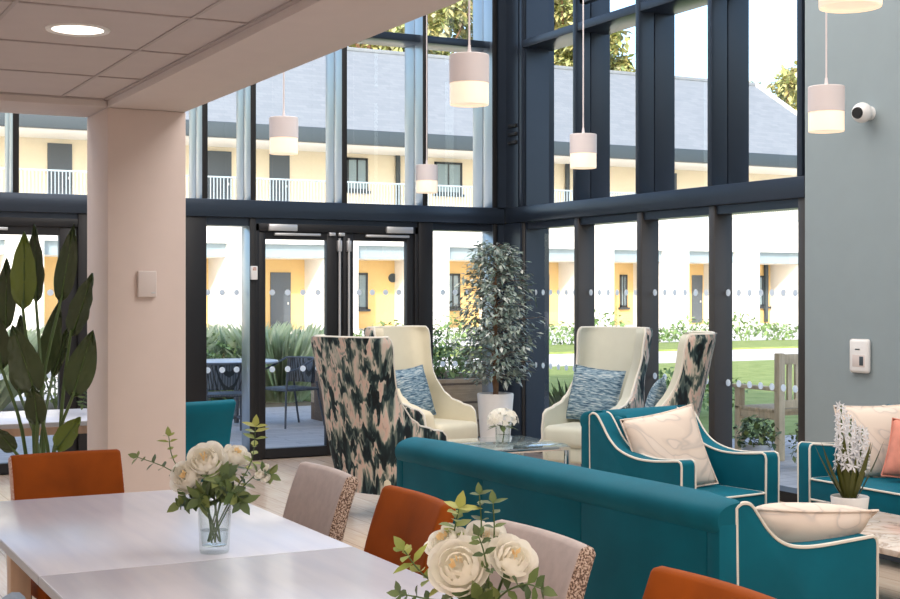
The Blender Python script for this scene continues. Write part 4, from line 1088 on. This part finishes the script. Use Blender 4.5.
# ------------------------------------------------------------------ ficus tree
fx = thing('potted_ficus', 'variegated artificial tree in a tall white pot in the glazed corner', 'potted tree', (5.85, 10.46, 0))
q = MB(); q.lathe([(0, 0), (.105, 0), (.115, .01), (.160, .60), (.155, .61), (.142, .60), (.138, .555), (0, .555)], 36); q.build('pot', M['pot'], fx)
q = MB(); q.lathe([(0, .575), (.139, .57), (.137, .55), (0, .55)], 24); q.build('soil', M['soil'], fx)
tk = MB(); rg = random.Random(21)
tk.tube([(0, 0, .55), (.012, 0, .75), (-.012, .01, .95), (.01, 0, 1.2), (0, 0, 1.5), (.01, 0, 1.85)], .026, 8, r1=.006)
tk.tube([(.015, .01, .55), (-.012, .01, .72), (.014, -.01, .92), (-.01, .0, 1.15), (.01, 0, 1.4)], .018, 8, r1=.006)
tk.build('trunk', M['bark'], fx)
br = MB(); lf = MB()
def crown(z):      # crown radius by height
    return lerp([(.70, .16), (.80, .29), (1.05, .33), (1.25, .37), (1.42, .36), (1.6, .28), (1.8, .24), (1.97, .13)], z)
for k in range(120):
    z = .76 + 1.16 * (k / 119); a = k * 2.399 + rg.uniform(-.3, .3); rr = crown(z) * rg.uniform(.65, 1.08)
    p0 = Vector((0, 0, z - rr * .25)); p1 = Vector((math.cos(a) * rr, math.sin(a) * rr, z + rr * .12 - .04)); pm = (p0 + p1) / 2 + Vector((0, 0, .03))
    br.tube([p0, pm, p1], .004, 4, r1=.0015)
    for j in range(30):
        f = rg.uniform(.3, 1.05); p = p0.lerp(p1, f) + Vector((rg.uniform(-.05, .05), rg.uniform(-.05, .05), rg.uniform(-.04, .05)))
        d = Vector((math.cos(a) + rg.uniform(-.9, .9), math.sin(a) + rg.uniform(-.9, .9), rg.uniform(-1.0, .35)))
        lf.leaf(p, d, (rg.uniform(-.4, .4), rg.uniform(-.4, .4), 1), rg.uniform(.05, .076), rg.uniform(.024, .034), n=2)
br.build('branches', M['bark'], fx); lf.build('foliage', M['ficus'], fx, smooth=0, recalc=False)

# ------------------------------------------------------------------ tall leafy plant by the column
bp = thing('potted_strelitzia', 'tall plant with big dark paddle leaves left of the column', 'potted plant', (1.28, 6.68, 0))
q = MB(); q.lathe([(0, 0), (.14, 0), (.15, .01), (.19, .44), (.185, .45), (.172, .44), (.166, .40), (0, .40)], 32); q.build('pot', M['pot'], bp)
q = MB(); q.lathe([(0, .42), (.167, .415), (.165, .395), (0, .395)], 24); q.build('soil', M['soil'], bp)
def paddle(base, tip, wd, seed, light=False, nrm=(-.45, -.9, .1)):
    rng = random.Random(seed); o = bp.location
    b_ = Vector(base) - o; t_ = Vector(tip) - o; d = (t_ - b_); ln = d.length; d.normalize()
    n_ = Vector(nrm); n_ = (n_ - d * n_.dot(d)).normalized(); n_.rotate(Matrix.Rotation(rng.uniform(-.35, .35), 3, d)); sd_ = d.cross(n_).normalized()
    q = MB(); rows = []
    for i in range(15):
        t = i / 14; ww = wd / 2 * (math.sin(PI * t ** .72) ** .8 if 0 < t < 1 else .02)
        c = b_ + d * ln * t - n_ * .05 * ln * (t - .5) ** 2
        row = []
        for j in range(9):
            u = -1 + 2 * j / 8
            row.append(c + sd_ * ww * u + n_ * (-.22 * ww * (1 - abs(u)) + .006 * math.sin(u * 9 + t * 23)))
        rows.append(row)
    q.grid(rows)
    lf_ = q.build('leaf', M['bop_light'] if light else M['bop'], bp, smooth=60, recalc=False)
    mr = MB(); mr.tube([b_ + d * ln * t - n_ * (.05 * ln * (t - .5) ** 2 + .22 * wd / 2 * (math.sin(PI * t ** .72) ** .8 if 0 < t < 1 else 0) - .002) for t in [k / 10 for k in range(11)]], .0045, 5, r1=.0012)
    mr.build('midrib', M['stem'], lf_)
    s0 = Vector((rng.uniform(-.06, .06), rng.uniform(-.06, .06), .40)); md = s0.lerp(b_, .6) * 1; md.x = s0.x + (b_.x - s0.x) * .35; md.y = s0.y + (b_.y - s0.y) * .35
    MB().tube(smooth_line([s0, md, b_, b_ + d * ln * .08], 4), .011, 7, r1=.005).build('stalk', M['stem'], bp)
for i, (b_, t_, wd, li) in enumerate((
        ((1.189, 6.702, 1.41), (1.19, 6.679, 1.78), .125, True), ((1.292, 6.93, 1.441), (1.279, 6.914, 1.828), .095, False),
        ((1.366, 6.723, 1.442), (1.421, 6.672, 1.821), .10, False), ((1.221, 6.573, 1.016), (1.122, 6.602, 1.342), .15, False),
        ((1.308, 6.866, 1.076), (1.382, 6.805, 1.456), .10, False), ((1.366, 6.498, 1.286), (1.452, 6.431, 1.584), .115, False),
        ((1.363, 6.443, 1.005), (1.445, 6.379, 1.32), .135, False), ((1.231, 7.018, 0.985), (1.227, 6.997, 1.382), .14, False),
        ((1.21, 6.466, .881), (1.19, 6.454, 1.07), .10, False), ((1.293, 6.479, .765), (1.392, 6.406, .92), .105, True),
        ((1.12, 6.513, .762), (1.03, 6.54, .875), .085, False), ((1.148, 6.948, 1.31), (1.150, 6.921, 1.66), .10, False),
        ((1.101, 6.748, 1.126), (1.06, 6.74, 1.42), .11, False), ((1.372, 6.945, 1.069), (1.447, 6.884, 1.347), .06, False))):
    paddle(b_, t_, wd, 50 + i, li)

# ------------------------------------------------------------------ pendants, downlight, wall devices
def pendant(loc, label):
    t = thing('pendant_light', label, 'pendant lamp', loc, 0, 'drum pendants')
    q = MB(); q.lathe([(0, .25), (.097, .25), (.10, .247), (.10, .108), (.097, .108), (.094, .112), (.094, .24), (0, .242)], 40); q.build('lamp_shade', M['shade'], t)
    q = MB(); q.lathe([(0, .012), (.090, .012), (.094, .010), (.0965, 0), (.0975, .006), (.0975, .112), (.09, .112), (0, .112)], 40); q.build('diffuser', M['diffuser'], t)
    q = MB(); q.tube([(0, 0, .25), (0, 0, 5.58 - loc[2])], .0055, 6); q.build('cord', M['shade'], t)
    q = MB(); q.tube([(0, 0, .25), (0, 0, .30)], .012, 8, r1=.007); q.build('ferrule', M['shade'], t)
    q = MB(); q.lathe([(0, 5.60 - loc[2]), (.05, 5.60 - loc[2]), (.045, 5.57 - loc[2]), (0, 5.57 - loc[2])], 20); q.build('ceiling_rose', M['shade'], t)
    return t
pn = pendant((3.24, 6.06, 2.43), 'large drum pendant hanging left of the corner post')
for l, lab in (((3.33, 8.94, 2.445), 'drum pendant near the beam, above the double doors'), ((5.50, 11.1, 2.385), 'smallest drum pendant, furthest off by the glazed corner'),
               ((5.55, 8.59, 2.41), 'drum pendant before the right glazing, beside the first fins'), ((5.36, 5.82, 2.385), 'drum pendant before the grey wall beside the camera'),
               ((3.13, 3.29, 2.40), 'nearest drum pendant, cut off at the top right')):
    dup(pn, l, 0, lab)
def downlight(x, y, label):
    t = thing('ceiling_light', label, 'ceiling light', (x, y, 2.46), 0, 'recessed ceiling lights')
    q = MB(); q.lathe([(.093, -.004), (.112, -.008), (.116, -.002), (.116, 0), (.093, 0)], 40); q.build('trim_ring', M['white'], t)
    q = MB(); q.lathe([(0, -.003), (.094, -.003), (.094, -.001), (0, -.001)], 40); q.build('lens', M['downlight'], t)
    return t
dl = downlight(1.10, 5.10, 'lit round downlight in the tiled ceiling')
cm = thing('security_camera', 'round white camera with black lens on the grey wall', 'camera', (6.53, 6.68, 2.655))
q = MB(); q.tube([(0, 0, 0), (-.025, 0, 0)], .045, 20); q.build('mount', M['white'], cm)
q = MB()
bmesh.ops.create_uvsphere(q.bm, u_segments=24, v_segments=16, radius=.066)
for v in q.bm.verts: v.co += Vector((-.075, 0, 0))
q.build('housing', M['white'], cm, smooth=180)
q = MB(); d_ = Vector((-1.0, -.25, -.12)).normalized(); c0 = Vector((-.075, 0, 0)); q.tube([c0 + d_ * .05, c0 + d_ * .067], .040, 20, r1=.034); q.build('lens', M['black'], cm)
it = thing('intercom', 'white rounded call panel on the grey wall above the sofa', 'call panel', (6.53, 6.76, 1.075))
q = MB(); q.box(-.032, 0, -.088, .088, -.112, .112, bev=.022, seg=4); q.build('casing', M['white'], it)
q = MB(); q.box(-.0335, -.030, -.060, .052, -.072, .008, bev=.002); q.build('screen', M['switch'], it)
q = MB(); q.box(-.035, -.031, -.048, -.012, -.062, -.002, bev=.002); q.build('keypad', M['gutter'], it)
q = MB(); q.box(-.035, -.031, -.015, .025, .040, .047, bev=.001); q.build('indicator', M['gutter'], it)
th = thing('thermostat', 'small plain white box on the front of the column', 'thermostat', (1.83, 6.9, 1.535))
q = MB(); q.box(-.048, .048, -.028, 0, -.067, .067, bev=.006, seg=3); q.build('casing', M['switch'], th)
q = MB(); q.box(.02, .040, -.0295, -.027, -.048, -.040, bev=.001); q.build('button', M['silver'], th)
